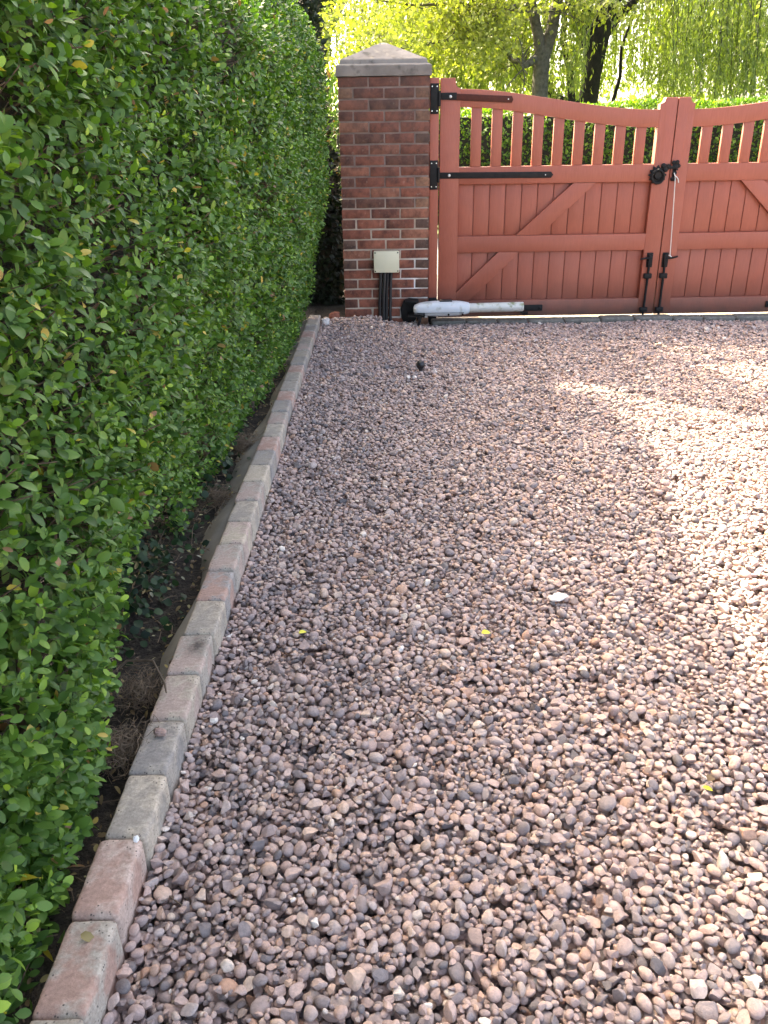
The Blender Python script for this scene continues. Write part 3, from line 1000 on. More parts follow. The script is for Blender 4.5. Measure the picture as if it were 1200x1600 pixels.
    t.tube([(xt, yb - 0.012, 0.452), (xt + lev * 0.04, yb - 0.020, 0.455), (xt + lev * 0.085, yb - 0.022, 0.448 + (0.018 if not is_left else 0))], [0.009, 0.008, 0.0065], 8)
    t.cyl((xt - 0.003, yb, 0.385), (xb, yb, 0.0), 0.0095, n=12)
    t.box((xt + xb) / 2 - 0.031, (xt + xb) / 2 + 0.029, y0 - 0.031, y0 + 0.001, 0.296, 0.334, 0.005)
    t.box(xb - 0.031, xb + 0.031, y0 - 0.031, y0 + 0.001, 0.032, 0.068, 0.006)
    t.sphere((xb - 0.021, y0 - 0.031, 0.05), 0.008, (1, .5, 1)).sphere((xb + 0.021, y0 - 0.031, 0.05), 0.008, (1, .5, 1))
    t.build('drop_bolt', MAT['iron'], root)
    return root


gl = leaf_of_gate(0.464, 1, 'terracotta gate leaf hung on the brick pillar, with ring latch and opener ram', True)
gr = leaf_of_gate(0.464 + 2 * LEN + 0.007, -1, 'terracotta gate leaf on the right, running out of the frame, with tied cord', False)

# ring latch on the first leaf
rl = MB()
cx, cz = 2.124, 1.062
npet = 12
pts = [(cx + (0.062 + 0.009 * math.cos(npet * a)) * math.cos(a), cz + (0.062 + 0.009 * math.cos(npet * a)) * math.sin(a)) for a in np.linspace(0, 2 * math.pi, 73)[:-1]]
rl.prism(pts, GY - 0.009, GY + 0.001, 0.002)
rl.cyl((cx, GY - 0.008, cz), (cx, GY - 0.026, cz), 0.034, 0.026, n=20)
ringo = rl.build('ring_latch', MAT['iron'], gl)
t = MB().torus((cx - 0.002, GY - 0.030, cz - 0.012), 0.046, 0.0085)
t.sphere((cx, GY - 0.03, cz + 0.036), 0.013)
o = t.build('ring_handle', MAT['iron']); o.data.transform(Matrix.Translation(-Vector(gl.location))); o.parent = ringo
t = MB()
t.box(2.160, 2.272, GY - 0.020, GY - 0.009, 1.104, 1.124, 0.004)
for dx, dz in ((2.160, 1.128), (2.178, 1.098), (2.196, 1.122)):
    t.sphere((dx, GY - 0.014, dz), 0.020, (1, 0.45, 0.9))
t.box(2.150, 2.204, GY - 0.011, GY + 0.001, 1.094, 1.138, 0.006)
t.build('latch_bar', MAT['iron'], gl)
# catch on the second leaf: fleur shaped plate
t = MB()
t.box(2.236, 2.262, GY - 0.010, GY + 0.001, 1.020, 1.150, 0.005)
for dx, dz, r_ in ((2.236, 1.148, .016), (2.262, 1.150, .017), (2.276, 1.124, .015), (2.249, 1.118, .024), (2.250, 1.074, .019), (2.240, 1.034, .017), (2.256, 1.030, .014)):
    t.sphere((dx, GY - 0.011, dz), r_, (1, 0.5, 1))
t.cyl((2.262, GY - 0.008, 1.100), (2.262, GY - 0.030, 1.100), 0.007)
t.build('latch_catch', MAT['iron'], gr)

cord = empty('cord', (2.25, GY - 0.03, 1.06), 'thin white cord tied from the latch down to a bolt lever', 'cord')
V, F = tube_arrays([([(2.252, GY - 0.026, 1.06), (2.254, GY - 0.034, 1.03), (2.262, GY - 0.036, 0.9), (2.274, GY - 0.037, 0.7), (2.286, GY - 0.04, 0.47)], 0.0032)], 7)
np_mesh('line', V, F, MAT['cord'], cord)
V, F = tube_arrays([([(2.244, GY - 0.024, 1.075), (2.248, GY - 0.036, 1.056), (2.262, GY - 0.036, 1.048), (2.278, GY - 0.032, 1.030), (2.284, GY - 0.03, 1.006)], 0.0040),
                    ], 7)
np_mesh('knot', V, F, MAT['cord'], cord)
V, F = tube_arrays([([(2.278, GY - 0.034, 0.476), (2.290, GY - 0.050, 0.468), (2.300, GY - 0.034, 0.462)], 0.0042)], 7)
np_mesh('knot', V, F, MAT['cord'], cord)

# ------------------------------------------------------------------ electrics
jb = empty('junction_box', (0.05, 6.70, 0.47), 'cream plastic junction box on the brick pillar', 'junction box')
MB().box(-0.047, 0.147, 6.668, 6.7145, 0.391, 0.549, 0.006).build('box', MAT['cream'], jb)
MB().box(-0.049, 0.149, 6.650, 6.667, 0.389, 0.551, 0.007).build('lid', MAT['cream'], jb)
for xx in (-0.038, 0.138):
    for zz in (0.401, 0.539): MB().cyl((xx, 6.651, zz), (xx, 6.6485, zz), 0.0055, n=10).build('lid_screw', MAT['iron'], jb)
cg = 'black cables dropping from the cream box'
labs = ['leftmost of the four black cables under the cream box', 'second from the left of the four black cables under the cream box',
        'third from the left of the four black cables under the cream box', 'rightmost black cable under the cream box, kicking out at its foot']
for k, (xt, xm, xb, r_) in enumerate(((0.004, -0.006, -0.012, 0.0135), (0.034, 0.022, 0.014, 0.0145), (0.060, 0.046, 0.038, 0.013), (0.086, 0.074, 0.086, 0.0125))):
    zs = np.linspace(0.393, -0.06, 14)
    pts = []
    for z_ in zs:
        q = (0.393 - z_) / 0.45
        xx = xt + (xm - xt) * min(q / 0.6, 1) + (xb - xm) * max(0, (q - 0.6) / 0.4) ** 2 + 0.002 * math.sin(q * 9 + k)
        pts.append((xx, 6.690 - 0.012 * q - 0.003 * math.sin(q * 5 + k) - 0.01 * (k % 2), z_))
    V, F = tube_arrays([(pts, r_)], 10)
    tag(np_mesh('cable', V, F, MAT['black_plastic']), labs[k], 'cable', cg)

# gate opener ram
ram = empty('gate_opener', (0.5, 6.58, 0), 'pale grey gate opener motor and ram along the foot of the gate', 'gate opener')


def sections(secs, n=20, sup=2.6):
    """lofted superellipse along X: (x, cy, cz, half depth, half height)"""
    V, F = [], []
    for x, cy, cz, a, b in secs:
        for i in range(n):
            t = 2 * math.pi * i / n
            c_, s_ = math.cos(t), math.sin(t)
            V.append((x, cy + a * math.copysign(abs(c_) ** (2 / sup), c_), cz + b * math.copysign(abs(s_) ** (2 / sup), s_)))
    m = len(secs)
    for k in range(m - 1):
        for i in range(n):
            F.append([k * n + i, k * n + (i + 1) % n, (k + 1) * n + (i + 1) % n, (k + 1) * n + i])
    F.append(list(range(n))[::-1]); F.append(list(range((m - 1) * n, m * n)))
    return V, F


def raw(name, V, F, m, parent, ang=0.8):
    me = bpy.data.meshes.new(name); me.from_pydata(V, [], F)
    bm = bmesh.new(); bm.from_mesh(me); bmesh.ops.recalc_face_normals(bm, faces=bm.faces); bm.to_mesh(me); bm.free()
    me.polygons.foreach_set('use_smooth', [True] * len(me.polygons)); me.set_sharp_from_angle(angle=ang)
    return link_mesh(name, me, m, parent)


ry = 6.575
V, F = sections([(0.258, ry, 0.118, 0.028, 0.018), (0.268, ry, 0.118, 0.044, 0.032), (0.30, ry, 0.119, 0.056, 0.045), (0.36, ry, 0.120, 0.062, 0.054), (0.43, ry, 0.121, 0.064, 0.059),
                 (0.54, ry, 0.122, 0.063, 0.058), (0.62, ry, 0.122, 0.061, 0.055), (0.655, ry, 0.122, 0.054, 0.050), (0.690, ry, 0.122, 0.042, 0.042), (0.696, ry, 0.122, 0.036, 0.036)])
raw('motor_housing', V, F, MAT['motor_grey'], ram)
MB().box(0.262, 0.345, ry - 0.066, ry + 0.058, 0.083, 0.096, 0.005).build('end_seam', MAT['black_plastic'], ram)
for xx in (0.34, 0.53, 0.64):
    MB().cyl((xx, ry - 0.055, 0.083), (xx, ry - 0.064, 0.083), 0.008, n=12).build('case_screw', MAT['iron'], ram)
MB().box(0.285, 0.650, ry - 0.0648, ry + 0.0648, 0.0965, 0.0995, 0.001).build('casing_seam', MAT['black_plastic'], ram)
MB().box(0.46, 0.56, ry - 0.03, ry + 0.03, 0.172, 0.188, 0.008).build('release_cover', MAT['black_plastic'], ram)
V, F = sections([(0.690, ry, 0.1215, 0.036, 0.036), (0.90, ry, 0.1235, 0.0365, 0.0365), (1.115, ry, 0.1255, 0.0365, 0.0365), (1.122, ry, 0.1255, 0.033, 0.033)], 24, 2.0)
raw('ram_tube', V, F, MAT['tube'], ram, 0.5)
MB().cyl((1.115, ry, 0.1255), (1.128, ry, 0.1255), 0.020).box(1.10, 1.16, ry - 0.02, ry + 0.02, 0.074, 0.088, 0.003).build('ram_rod', MAT['iron'], ram)
t = MB()
t.prism([(0.158, 0.10), (0.185, 0.165), (0.225, 0.182), (0.285, 0.178), (0.285, 0.02), (0.250, -0.03), (0.190, -0.02), (0.165, 0.03)], 6.690, 6.714, 0.003)
t.prism([(0.215, 0.060), (0.215, 0.074), (0.345, 0.074), (0.345, 0.060)], ry - 0.04, 6.692, 0.002)
t.prism([(0.195, 0.165), (0.195, 0.178), (0.30, 0.178), (0.30, 0.165)], ry + 0.02, 6.692, 0.002)
t.cyl((0.298, ry, 0.03), (0.298, ry, 0.09), 0.014)
t.build('wall_bracket', MAT['iron'], ram)
V, F = tube_arrays([([(0.315, ry + 0.005, 0.08), (0.312, ry + 0.004, 0.04), (0.300, ry + 0.01, 0.0), (0.292, ry + 0.02, -0.05)], 0.012)], 10)
np_mesh('conduit', V, F, MAT['black_plastic'], ram)

# dark edging stones under the gates
sg = 'dark edging stones along the foot of the gates'
x = 0.40
slab = ['under the ram tube, nearest the pillar', 'below the opener mount of the leaf by the pillar', 'below the brace foot of the leaf by the pillar', 'below the middle of the leaf by the pillar',
        'second from the gate joint, on the pillar side', 'just left of the gate joint below a drop bolt', 'just right of the gate joint', 'second to the right of the gate joint',
        'third to the right of the gate joint', 'at the right edge of the photo']
k = 0
while x < 3.45:
    L = random.uniform(0.24, 0.36)
    bm = rounded_block(L / 2 - 0.003, 0.058, 0.045, 0.014, 700 + k, 0.006)
    me = bpy.data.meshes.new('edging_stone'); bm.to_mesh(me); bm.free()
    me.polygons.foreach_set('use_smooth', [True] * len(me.polygons))
    o = link_mesh('edging_stone', me, MAT['sett'], loc=(x + L / 2, 6.672 + random.uniform(-.006, .006), -0.031 + random.uniform(-.006, .006)))
    tag(o, 'dark grey edging stone ' + slab[min(k, 9)], 'edging stone', sg)
    x += L; k += 1

# ------------------------------------------------------------------ small things on the ground
t = MB().sphere((0.247, 5.16, 0.044), 0.028, (1, 1, 1.0), sub=3).cyl((0.247, 5.16, -0.02), (0.247, 5.16, 0.022), 0.014, 0.016)
tag(t.build('ball', MAT['black_plastic']), 'small black ball standing on the gravel before the pillar', 'ball')


def slab_stone(name, c, sx, sy, sz, m, label, cat, seed, rz=0.3):
    bm = bmesh.new()
    bmesh.ops.create_icosphere(bm, subdivisions=4, radius=1.0)
    off = Vector((seed * 3.1, seed * 1.7, seed))
    for v in bm.verts:
        k = 1 + 0.30 * mnoise.noise(v.co * 1.4 + off) + 0.14 * mnoise.noise(v.co * 4 + off)
        v.co = Vector((v.co.x * sx, v.co.y * sy, math.copysign(abs(v.co.z) ** 0.7, v.co.z) * sz)) * k
    me = bpy.data.meshes.new(name); bm.to_mesh(me); bm.free()
    me.polygons.foreach_set('use_smooth', [True] * len(me.polygons))
    o = link_mesh(name, me, m, loc=c); o.rotation_euler = (0.08, -0.1, rz)
    return tag(o, label, cat)


slab_stone('flat_stone', (0.558, 2.305, 0.022), 0.030, 0.021, 0.007, MAT['pale_stone'], 'pale flat flaky stone lying on the gravel, the largest one', 'stone', 41)
slab_stone('white_stone', (-0.435, 6.50, 0.045), 0.032, 0.030, 0.030, MAT['pale_stone'], 'whitish stone on the gravel beside the far end of the kerb', 'stone', 42)
slab_stone('clay_fragment', (-0.375, 6.72, 0.05), 0.045, 0.03, 0.028, MAT['red_clay'], 'orange red piece of broken clay in the gap beside the pillar', 'clay fragment', 43)
slab_stone('loose_pebble', (kerb_x(1.60) - 0.002, 1.585, 0.094), 0.0105, 0.016, 0.006, speckle('pink_pebble', (0.30, 0.20, 0.18), (0.36, 0.24, 0.2), 30, 0.7), 'pink pebble lying on the dark grey kerb block', 'pebble', 44, 1.2)
slab_stone('bird_dropping', (kerb_x(1.26) + 0.028, 1.258, 0.0885), 0.0065, 0.009, 0.0025, MAT['white_mark'], 'small white bird dropping on a kerb block joint', 'bird dropping', 45)


def single_leaf(c, d, L, W, label, m=None, curl=0.5, tint=0.85):
    V, f3, f4 = leaf_arrays(np.array([c]), np.array([d]), np.array([[0.1, -0.2, 1.0]]), L, W, 0.3, curl)
    return tag(np_mesh('fallen_leaf', V, [f3, f4], m or MAT['yellow_leaf'], attrs={'tint': np.full(11, tint)}), label, 'leaf', 'fallen leaves')


single_leaf((-0.262, 2.10, 0.032), (0.6, 0.5, 0.15), 0.028, 0.016, 'yellow fallen leaf on the gravel nearer the kerb')
single_leaf((0.285, 2.085, 0.032), (0.8, 0.3, 0.2), 0.030, 0.020, 'yellow fallen leaf in the middle of the gravel')
single_leaf((0.715, 1.44, 0.032), (0.8, -0.3, 0.2), 0.022, 0.012, 'yellow green fallen leaf on the gravel towards the right')
single_leaf((kerb_x(1.04) - 0.01, 1.035, 0.0935), (0.8, -0.3, 0.25), 0.024, 0.017, 'olive curled leaf lying on the red and grey kerb block', MAT['litter'], 0.9, 0.62)
single_leaf((0.735, 1.46, 0.030), (0.5, 0.5, 0.1), 0.03, 0.02, 'brown fallen leaf beside the yellow green one', MAT['litter'], 0.4, 0.12)


# ------------------------------------------------------------------ privet hedge
def sstep(a, b, x):
    t = np.clip((x - a) / (b - a), 0, 1)
    return t * t * (3 - 2 * t)


def face_x(y, z):
    base = -0.615 + 0.25 * sstep(0.8, 6.2, y) + 0.075 * np.exp(-((y - 1.75) / 0.75) ** 2) * np.clip(1.1 - z, 0, 1)
    low = -(0.26 - 0.19 * (1 - sstep(1.3, 2.0, y))) * np.clip(1 - z / 1.05, 0, 1) ** 1.3
    far = sstep(4.3, 6.1, y)
    top = -(1.30 - 0.30 * far) * np.clip(z - 1.64 - 0.13 * far, 0, 2) ** 2
    end = -1.6 * np.clip(y - 6.22, 0, 3) ** 2
    cav = -0.10 * np.exp(-((y - 2.35) / 0.35) ** 2 - ((z - 0.05) / 0.28) ** 2)
    return base + low + top + end + cav + 0.050 * wob(y * 1.3, z * 1.5, 0.4)


def hedge():
    root = empty('privet_hedge', (-1.1, 3.0, 0), 'tall clipped green privet hedge along the left of the kerb', 'hedge')
    YA, YB, ZT = -0.9, 6.72, 2.46
    # shoots on the side face
    parts = []

    def shoots(n, depth, zlo=0.08):
        y = rng.uniform(YA, YB, n); z = rng.uniform(zlo, ZT, n)
        keep = ~((z < 0.24) & (np.abs(y - 2.35) < 0.42))
        thin = wob(y * 2.3, z * 2.6, 5.0) + 0.5 * wob(y * 6.1, z * 5.3, 9.0)
        keep &= rng.random(n) < np.clip(1.08 - 1.25 * np.clip(thin - 0.08, 0, 1) * (z < 1.75), 0.18, 1)
        y, z = y[keep], z[keep]
        x = face_x(y, z) - depth * rng.random(len(y)) ** 0.8
        e = 0.04
        nx = np.stack([np.ones(len(y)), -(face_x(y + e, z) - face_x(y - e, z)) / (2 * e), -(face_x(y, z + e) - face_x(y, z - e)) / (2 * e)], 1)
        return np.stack([x, y, z], 1), norm(nx)
    P1, N1 = shoots(12500, 0.05, 0.02)
    PL, NL = shoots(9000, 0.06, 0.0)                               # the low skirt at the near end
    kk = (PL[:, 1] < 1.75) & (PL[:, 2] < 0.45)
    P1 = np.concatenate([P1, PL[kk]]); N1 = np.concatenate([N1, NL[kk]])
    P2, N2 = shoots(9000, 0.16)
    # top and end
    n = 1500
    xt = rng.uniform(-1.75, -1.0, n); yt = rng.uniform(YA, YB, n)
    P3 = np.stack([xt, yt, ZT - 0.02 + 0.03 * wob(xt * 3, yt * 2) - 0.06 * rng.random(n)], 1); N3 = np.tile([0.1, 0, 1.0], (n, 1))
    n = 1300
    xe = rng.uniform(-1.75, -0.62, n); ze = rng.uniform(0.1, ZT, n)
    P4 = np.stack([xe, YB + 0.02 - 0.1 * rng.random(n) + 0.04 * wob(xe * 3, ze * 2), ze], 1); N4 = np.tile([0.1, 1.0, 0], (n, 1))
    P = np.concatenate([P1, P2, P3, P4]); Nn = np.concatenate([N1, N2, N3, N4])
    n = len(P)
    inner = np.zeros(n); inner[len(P1):len(P1) + len(P2)] = 1
    ax = norm(Nn * 0.75 + np.array([0, 0, 0.55]) + rng.normal(0, 0.42, (n, 3)))
    young = rng.random(n) < 0.30
    young &= inner < 0.5
    size = rng.uniform(0.68, 1.25, n) * np.where(young, 0.85, 1.0) * (1 + 0.28 * np.clip(1.7 - P[:, 1], 0, 1) * np.clip(1.2 - P[:, 2], 0, 1))
    ref = norm(np.cross(ax, rdir(n)))
    ref2 = np.cross(ax, ref)
    O, D, U, LL, WW, TT, CU = [], [], [], [], [], [], []
    shoot_t = rng.random(n)
    for pair in range(4):
        s_ = -0.045 + 0.021 * pair
        for sgn in (1, -1):
            lat = (ref if pair % 2 == 0 else ref2) * sgn
            open_ = np.array([1.3, 1.15, 0.95, 0.6])[pair] * rng.uniform(0.7, 1.25, n)
            d = norm(ax * 1.0 + lat * open_[:, None] * 1.3 + rng.normal(0, 0.18, (n, 3)))
            u = norm(ax * 1.3 - lat * 0.6 + np.array([0, 0, 0.6]) + rng.normal(0, 0.2, (n, 3)))
            L = np.array([0.030, 0.033, 0.029, 0.020])[pair] * size * rng.uniform(0.8, 1.2, n)
            keep = rng.random(n) < np.array([0.8, 0.95, 0.95, 0.8])[pair]
            o = P + ax * (s_ * size)[:, None] + lat * 0.003
            t = np.clip(0.10 + 0.42 * shoot_t + rng.normal(0, 0.13, n) + np.array([0, 0.04, 0.14, 0.30])[pair] * np.where(young, 1.3, 0.5) - 0.10 * inner, 0.0, 0.955)
            odd = rng.random(n)
            t = np.where(odd < 0.017, rng.uniform(0.976, 1.0, n), t)
            for lst, a_ in ((O, o), (D, d), (U, u), (LL, L), (WW, L * rng.uniform(0.50, 0.66, n)), (TT, t), (CU, rng.uniform(-0.05, 0.40, n))):
                lst.append(a_[keep])
    O, D, U = map(np.concatenate, (O, D, U)); LL, WW, TT, CU = map(np.concatenate, (LL, WW, TT, CU))
    V, f3, f4 = leaf_arrays(O, D, U, LL, WW, 0.22, CU)
    print('hedge leaves', len(O))
    np_mesh('foliage', V, [f3, f4], MAT['privet'], root, attrs={'tint': np.repeat(TT, 11)})
    # twigs behind the leaves
    paths = []
    k = 2600
    y = rng.uniform(YA, YB, k); z = rng.uniform(0.06, 2.3, k)
    for a, b in zip(y, z):
        x1 = float(face_x(np.array(a), np.array(b)))
        p0 = np.array([x1 - 0.24, a + random.uniform(-.08, .08), b - random.uniform(0.02, 0.16)])
        p2 = np.array([x1 - random.uniform(-0.005, 0.05), a, b])
        p1 = (p0 + p2) / 2 + np.array([random.uniform(-.02, .02), random.uniform(-.02, .02), random.uniform(-.03, .02)])
        r0 = random.uniform(0.0012, 0.0028)
        paths.append(([p0, p1, p2], [r0 * 1.4, r0, r0 * 0.6]))
    for _ in range(70):                                            # stems from the ground
        a = random.uniform(YA, 6.5)
        x1 = float(face_x(np.array(a), np.array(0.35))) - random.uniform(0.1, 0.4)
        pts = [(x1 - random.uniform(0, .1), a, -0.03), (x1, a + random.uniform(-.05, .05), 0.22), (x1 + random.uniform(-.05, .08), a + random.uniform(-.12, .12), 0.6)]
        r0 = random.uniform(0.006, 0.016)
        paths.append((pts, [r0, r0 * 0.8, r0 * 0.5]))
    V, F = tube_arrays(paths, 5)
    np_mesh('twigs', V, F, MAT['twig'], root)
    # solid dark core: blocks the sun, inner shade put into its colour
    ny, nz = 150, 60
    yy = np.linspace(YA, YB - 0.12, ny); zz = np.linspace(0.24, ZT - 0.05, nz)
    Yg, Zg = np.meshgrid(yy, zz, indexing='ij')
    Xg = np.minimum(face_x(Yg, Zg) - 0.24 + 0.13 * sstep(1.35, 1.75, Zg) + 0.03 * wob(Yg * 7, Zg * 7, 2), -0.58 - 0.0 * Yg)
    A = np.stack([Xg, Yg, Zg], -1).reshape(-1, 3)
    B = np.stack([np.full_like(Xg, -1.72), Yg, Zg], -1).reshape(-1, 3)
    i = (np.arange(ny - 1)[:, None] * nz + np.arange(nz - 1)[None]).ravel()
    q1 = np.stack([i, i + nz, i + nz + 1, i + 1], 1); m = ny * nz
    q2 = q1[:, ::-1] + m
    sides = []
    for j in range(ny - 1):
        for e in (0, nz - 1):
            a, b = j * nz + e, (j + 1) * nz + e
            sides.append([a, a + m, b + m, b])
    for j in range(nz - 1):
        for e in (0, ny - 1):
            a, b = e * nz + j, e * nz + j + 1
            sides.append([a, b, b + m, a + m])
    np_mesh('shade_core', np.concatenate([A, B]), [q1, q2, np.array(sides)], MAT['core'], root, smooth=False)


hedge()


# stray shoots, ivy, dry roots, litter at the foot of the hedge
def ivy(cx, cy, n, rx, ry_, label):
    o = np.stack([rng.normal(cx, rx, n), rng.normal(cy, ry_, n), np.abs(rng.normal(0.03, 0.06, n)) + 0.01], 1)
    d = norm(np.stack([rng.normal(0.6, 0.6, n), rng.normal(-0.2, 0.7, n), rng.normal(0, 0.4, n)], 1))
    u = norm(np.stack([rng.normal(0.5, 0.4, n), rng.normal(-0.3, 0.4, n), np.full(n, 0.8)], 1))
    L = rng.uniform(0.016, 0.034, n)
    V, f3, f4 = leaf_arrays(o, d, u, L, L * 0.95, 0.15, 0.25)
    root = empty('ivy_plant', (cx, cy, 0), label, 'ivy', 'ivy under the hedge')
    np_mesh('foliage', V, [f3, f4], MAT['ivy'], root, attrs={'tint': np.repeat(rng.random(n), 11)})
    paths = []
    for _ in range(14):
        pts = [np.array([cx - 0.03, cy, 0.012])]
        dr = rng.normal(0, 1, 2) * np.array([0.4, 1.0]) * ry_ * 0.3
        for _ in range(6): pts.append(pts[-1] + np.array([dr[0] + rng.normal(0, .015), dr[1] + rng.normal(0, .02), rng.normal(0.0, 0.012)]))
        paths.append((np.maximum(np.array(pts), [-9, -9, 0.008]), 0.0018))
    V, F = tube_arrays(paths, 5)
    np_mesh('stems', V, F, MAT['twig'], root)


ivy(-0.82, 2.42, 420, 0.075, 0.24, 'dark ivy clump in the hollow halfway along the hedge foot')
ivy(-0.74, 1.25, 60, 0.035, 0.15, 'sparse dark ivy under the near end of the hedge')
ivy(-0.77, 3.55, 240, 0.05, 0.30, 'dark ivy under the far half of the hedge, beside the yellowish kerb block')


def dry_weed(cx, cy, r, h, n, label):
    paths = []
    for _ in range(n):
        p = np.array([rng.normal(cx, r * 0.42), rng.normal(cy, r * 0.5), abs(rng.normal(0.02, 0.02)) + 0.03])
        d = norm(rng.normal(size=3) + np.array([0, 0, 0.5]))
        pts = [p]
        for _ in range(5):
            d = norm(d + rng.normal(0, 0.7, 3))
            q = pts[-1] + d * r * rng.uniform(0.12, 0.3)
            q[2] = np.clip(q[2], 0.012, h)
            pts.append(q)
        paths.append((pts, rng.uniform(0.0004, 0.0010)))
    V, F = tube_arrays(paths, 4)
    tag(np_mesh('dried_weed', V, F, MAT['dry']), label, 'dried weed', 'tangles of dried roots by the kerb')


dry_weed(-0.637, 1.58, 0.066, 0.11, 330, 'brown tangle of dried roots behind the dark grey kerb block')
dry_weed(-0.660, 1.80, 0.055, 0.10, 240, 'brown tangle of dried roots behind the pink stained kerb block, with a twig')
dry_weed(-0.665, 3.70, 0.07, 0.10, 260, 'small dry brown tuft behind the kerb just beyond the yellowish block')
dry_weed(-0.670, 3.10, 0.06, 0.08, 200, 'small dry brown tuft behind the kerb just before the yellowish block')
V, F = tube_arrays([([(-0.80, 1.78, 0.05), (-0.70, 1.86, 0.11), (-0.62, 1.83, 0.13), (-0.575, 1.76, 0.105), (-0.565, 1.73, 0.10)], [0.003, 0.0035, 0.003, 0.003, 0.002])], 6)
tag(np_mesh('twig', V, F, MAT['twig']), 'bent brown twig reaching over the pink kerb block', 'twig', 'loose twigs')
V, F = tube_arrays([([(-0.78, 1.12, 0.03), (-0.70, 1.20, 0.05), (-0.655, 1.31, 0.06)], [0.0025, 0.003, 0.002])], 6)
tag(np_mesh('twig', V, F, MAT['twig']), 'straight grey twig on the soil behind the red kerb blocks', 'twig', 'loose twigs')

# loose litter on the soil
n = 1100
o = np.stack([rng.uniform(-0.95, -0.60, n), rng.uniform(0.6, 6.3, n), rng.uniform(0.03, 0.055, n)], 1)
d = norm(np.stack([rng.normal(size=n), rng.normal(size=n), rng.normal(0, 0.15, n)], 1))
u = norm(np.stack([rng.normal(0, .3, n), rng.normal(0, .3, n), np.ones(n)], 1))
L = rng.uniform(0.008, 0.022, n)
V, f3, f4 = leaf_arrays(o, d, u, L, L * 0.5, 0.2, rng.uniform(0, 0.6, n))
tag(np_mesh('leaf_litter', V, [f3, f4], MAT['litter'], attrs={'tint': np.repeat(rng.random(n), 11)}), 'dead leaves scattered on the soil under the hedge', 'leaf litter', kind='stuff')

tw = []
for _ in range(260):
    p = np.array([rng.uniform(-0.95, -0.60), rng.uniform(0.5, 6.3), rng.uniform(0.03, 0.05)])
    d = norm(np.array([rng.normal(), rng.normal(), rng.normal(0, 0.12)])) * rng.uniform(0.02, 0.075)
    tw.append(([p, p + d * 0.5 + rng.normal(0, 0.004, 3), p + d], rng.uniform(0.0006, 0.0018)))
for _ in range(240):                                               # crumbs of soil and grit
    p = np.array([rng.uniform(-0.90, -0.60), rng.uniform(0.5, 5.5), rng.uniform(0.022, 0.04)])
    q = rng.uniform(0.003, 0.008)
    tw.append(([p - [q, 0, 0], p - [q * .6, 0, 0], p + [q * .6, q * .2, 0], p + [q, q * .2, 0]], [q * .3, q * .9, q * .8, q * .2]))
V, F = tube_arrays(tw, 6)
tag(np_mesh('twig_litter', V, F, MAT['dry']), 'small dead twigs and crumbs of earth strewn under the hedge', 'twig litter', kind='stuff')

# two young privet shoots reaching out over the soil
def shoot(pts, nleaf, label, L0=0.045):
    root = empty('privet_shoot', pts[0], label, 'shoot', 'stray shoots at the hedge foot')
    P = np.array(pts)
    V, F = tube_arrays([(P, 0.0016)], 5)
    np_mesh('stem', V, F, MAT['twig'], root)
    s_ = np.linspace(0.25, 1.0, nleaf)
    O = np.stack([np.interp(s_, np.linspace(0, 1, len(P)), P[:, a]) for a in range(3)], 1)
    tdir = norm(P[-1] - P[0])
    sd = norm(np.cross(tdir, [0, 0, 1.0]))
    sg = np.where(np.arange(nleaf) % 2 == 0, 1, -1)[:, None]
    D = norm(tdir * 0.8 + sd * sg * 0.8 + rng.normal(0, 0.25, (nleaf, 3)) - np.array([0, 0, 0.25]))
    D[-1] = norm(tdir - np.array([0, 0, 0.5]))
    L = L0 * rng.uniform(0.7, 1.15, nleaf)
    V, f3, f4 = leaf_arrays(O, D, np.tile([0.2, -0.2, 1.0], (nleaf, 1)), L, L * 0.42, 0.2, 0.4)
    np_mesh('leaves', V, [f3, f4], MAT['privet'], root, attrs={'tint': np.repeat(rng.uniform(0.5, 0.9, nleaf), 11)})


shoot([(-0.80, 1.36, 0.16), (-0.72, 1.38, 0.17), (-0.655, 1.385, 0.15)], 7, 'green shoot hanging over the soil beside the grey tan kerb block', 0.05)
shoot([(-0.78, 1.20, 0.12), (-0.71, 1.17, 0.10), (-0.655, 1.16, 0.075)], 6, 'green shoot hanging low beside the reddish kerb block with the white mark', 0.045)

# ------------------------------------------------------------------ evergreens behind the pillar and hedge, some added to block sun
def leafy_mass(name, root, fn, n, size, m, tint_lo=0.0, tint_hi=1.0, droop=0.0):
    P, Nn = fn(n)
    d = norm(Nn + rng.normal(0, 0.7, (n, 3)) - np.array([0, 0, droop]))
    u = norm(Nn + np.array([0, 0, 0.6]) + rng.normal(0, 0.5, (n, 3)))
    L = size * rng.uniform(0.7, 1.3, n)
    V, F = card_arrays(P, d, u, L, L * 0.6)
    t = rng.uniform(tint_lo, tint_hi, n)
    return np_mesh(name, V, F, m, root, attrs={'tint': np.repeat(t, 4)}, smooth=False)


def column_pts(cx, cy, r, h, z0=0.1):
    def fn(n):
        z = z0 + (h - z0) * rng.random(n)
        q = (z - z0) / (h - z0)
        rad = r * np.clip(1.0 - np.clip(q - 0.72, 0, 1) ** 1.6 * 6.5, 0.03, 1) * (0.85 + 0.15 * np.sin(q * 9))
        a = rng.uniform(0, 2 * np.pi, n)
        rr = rad * (1 - 0.5 * rng.random(n) ** 2) * (1 + 0.12 * np.sin(3 * a + z * 4) + 0.08 * np.sin(7 * a - z * 9))
        return np.stack([cx + rr * np.cos(a), cy + rr * np.sin(a), z], 1), norm(np.stack([np.cos(a), np.sin(a), np.full(n, 0.6)], 1))
    return fn


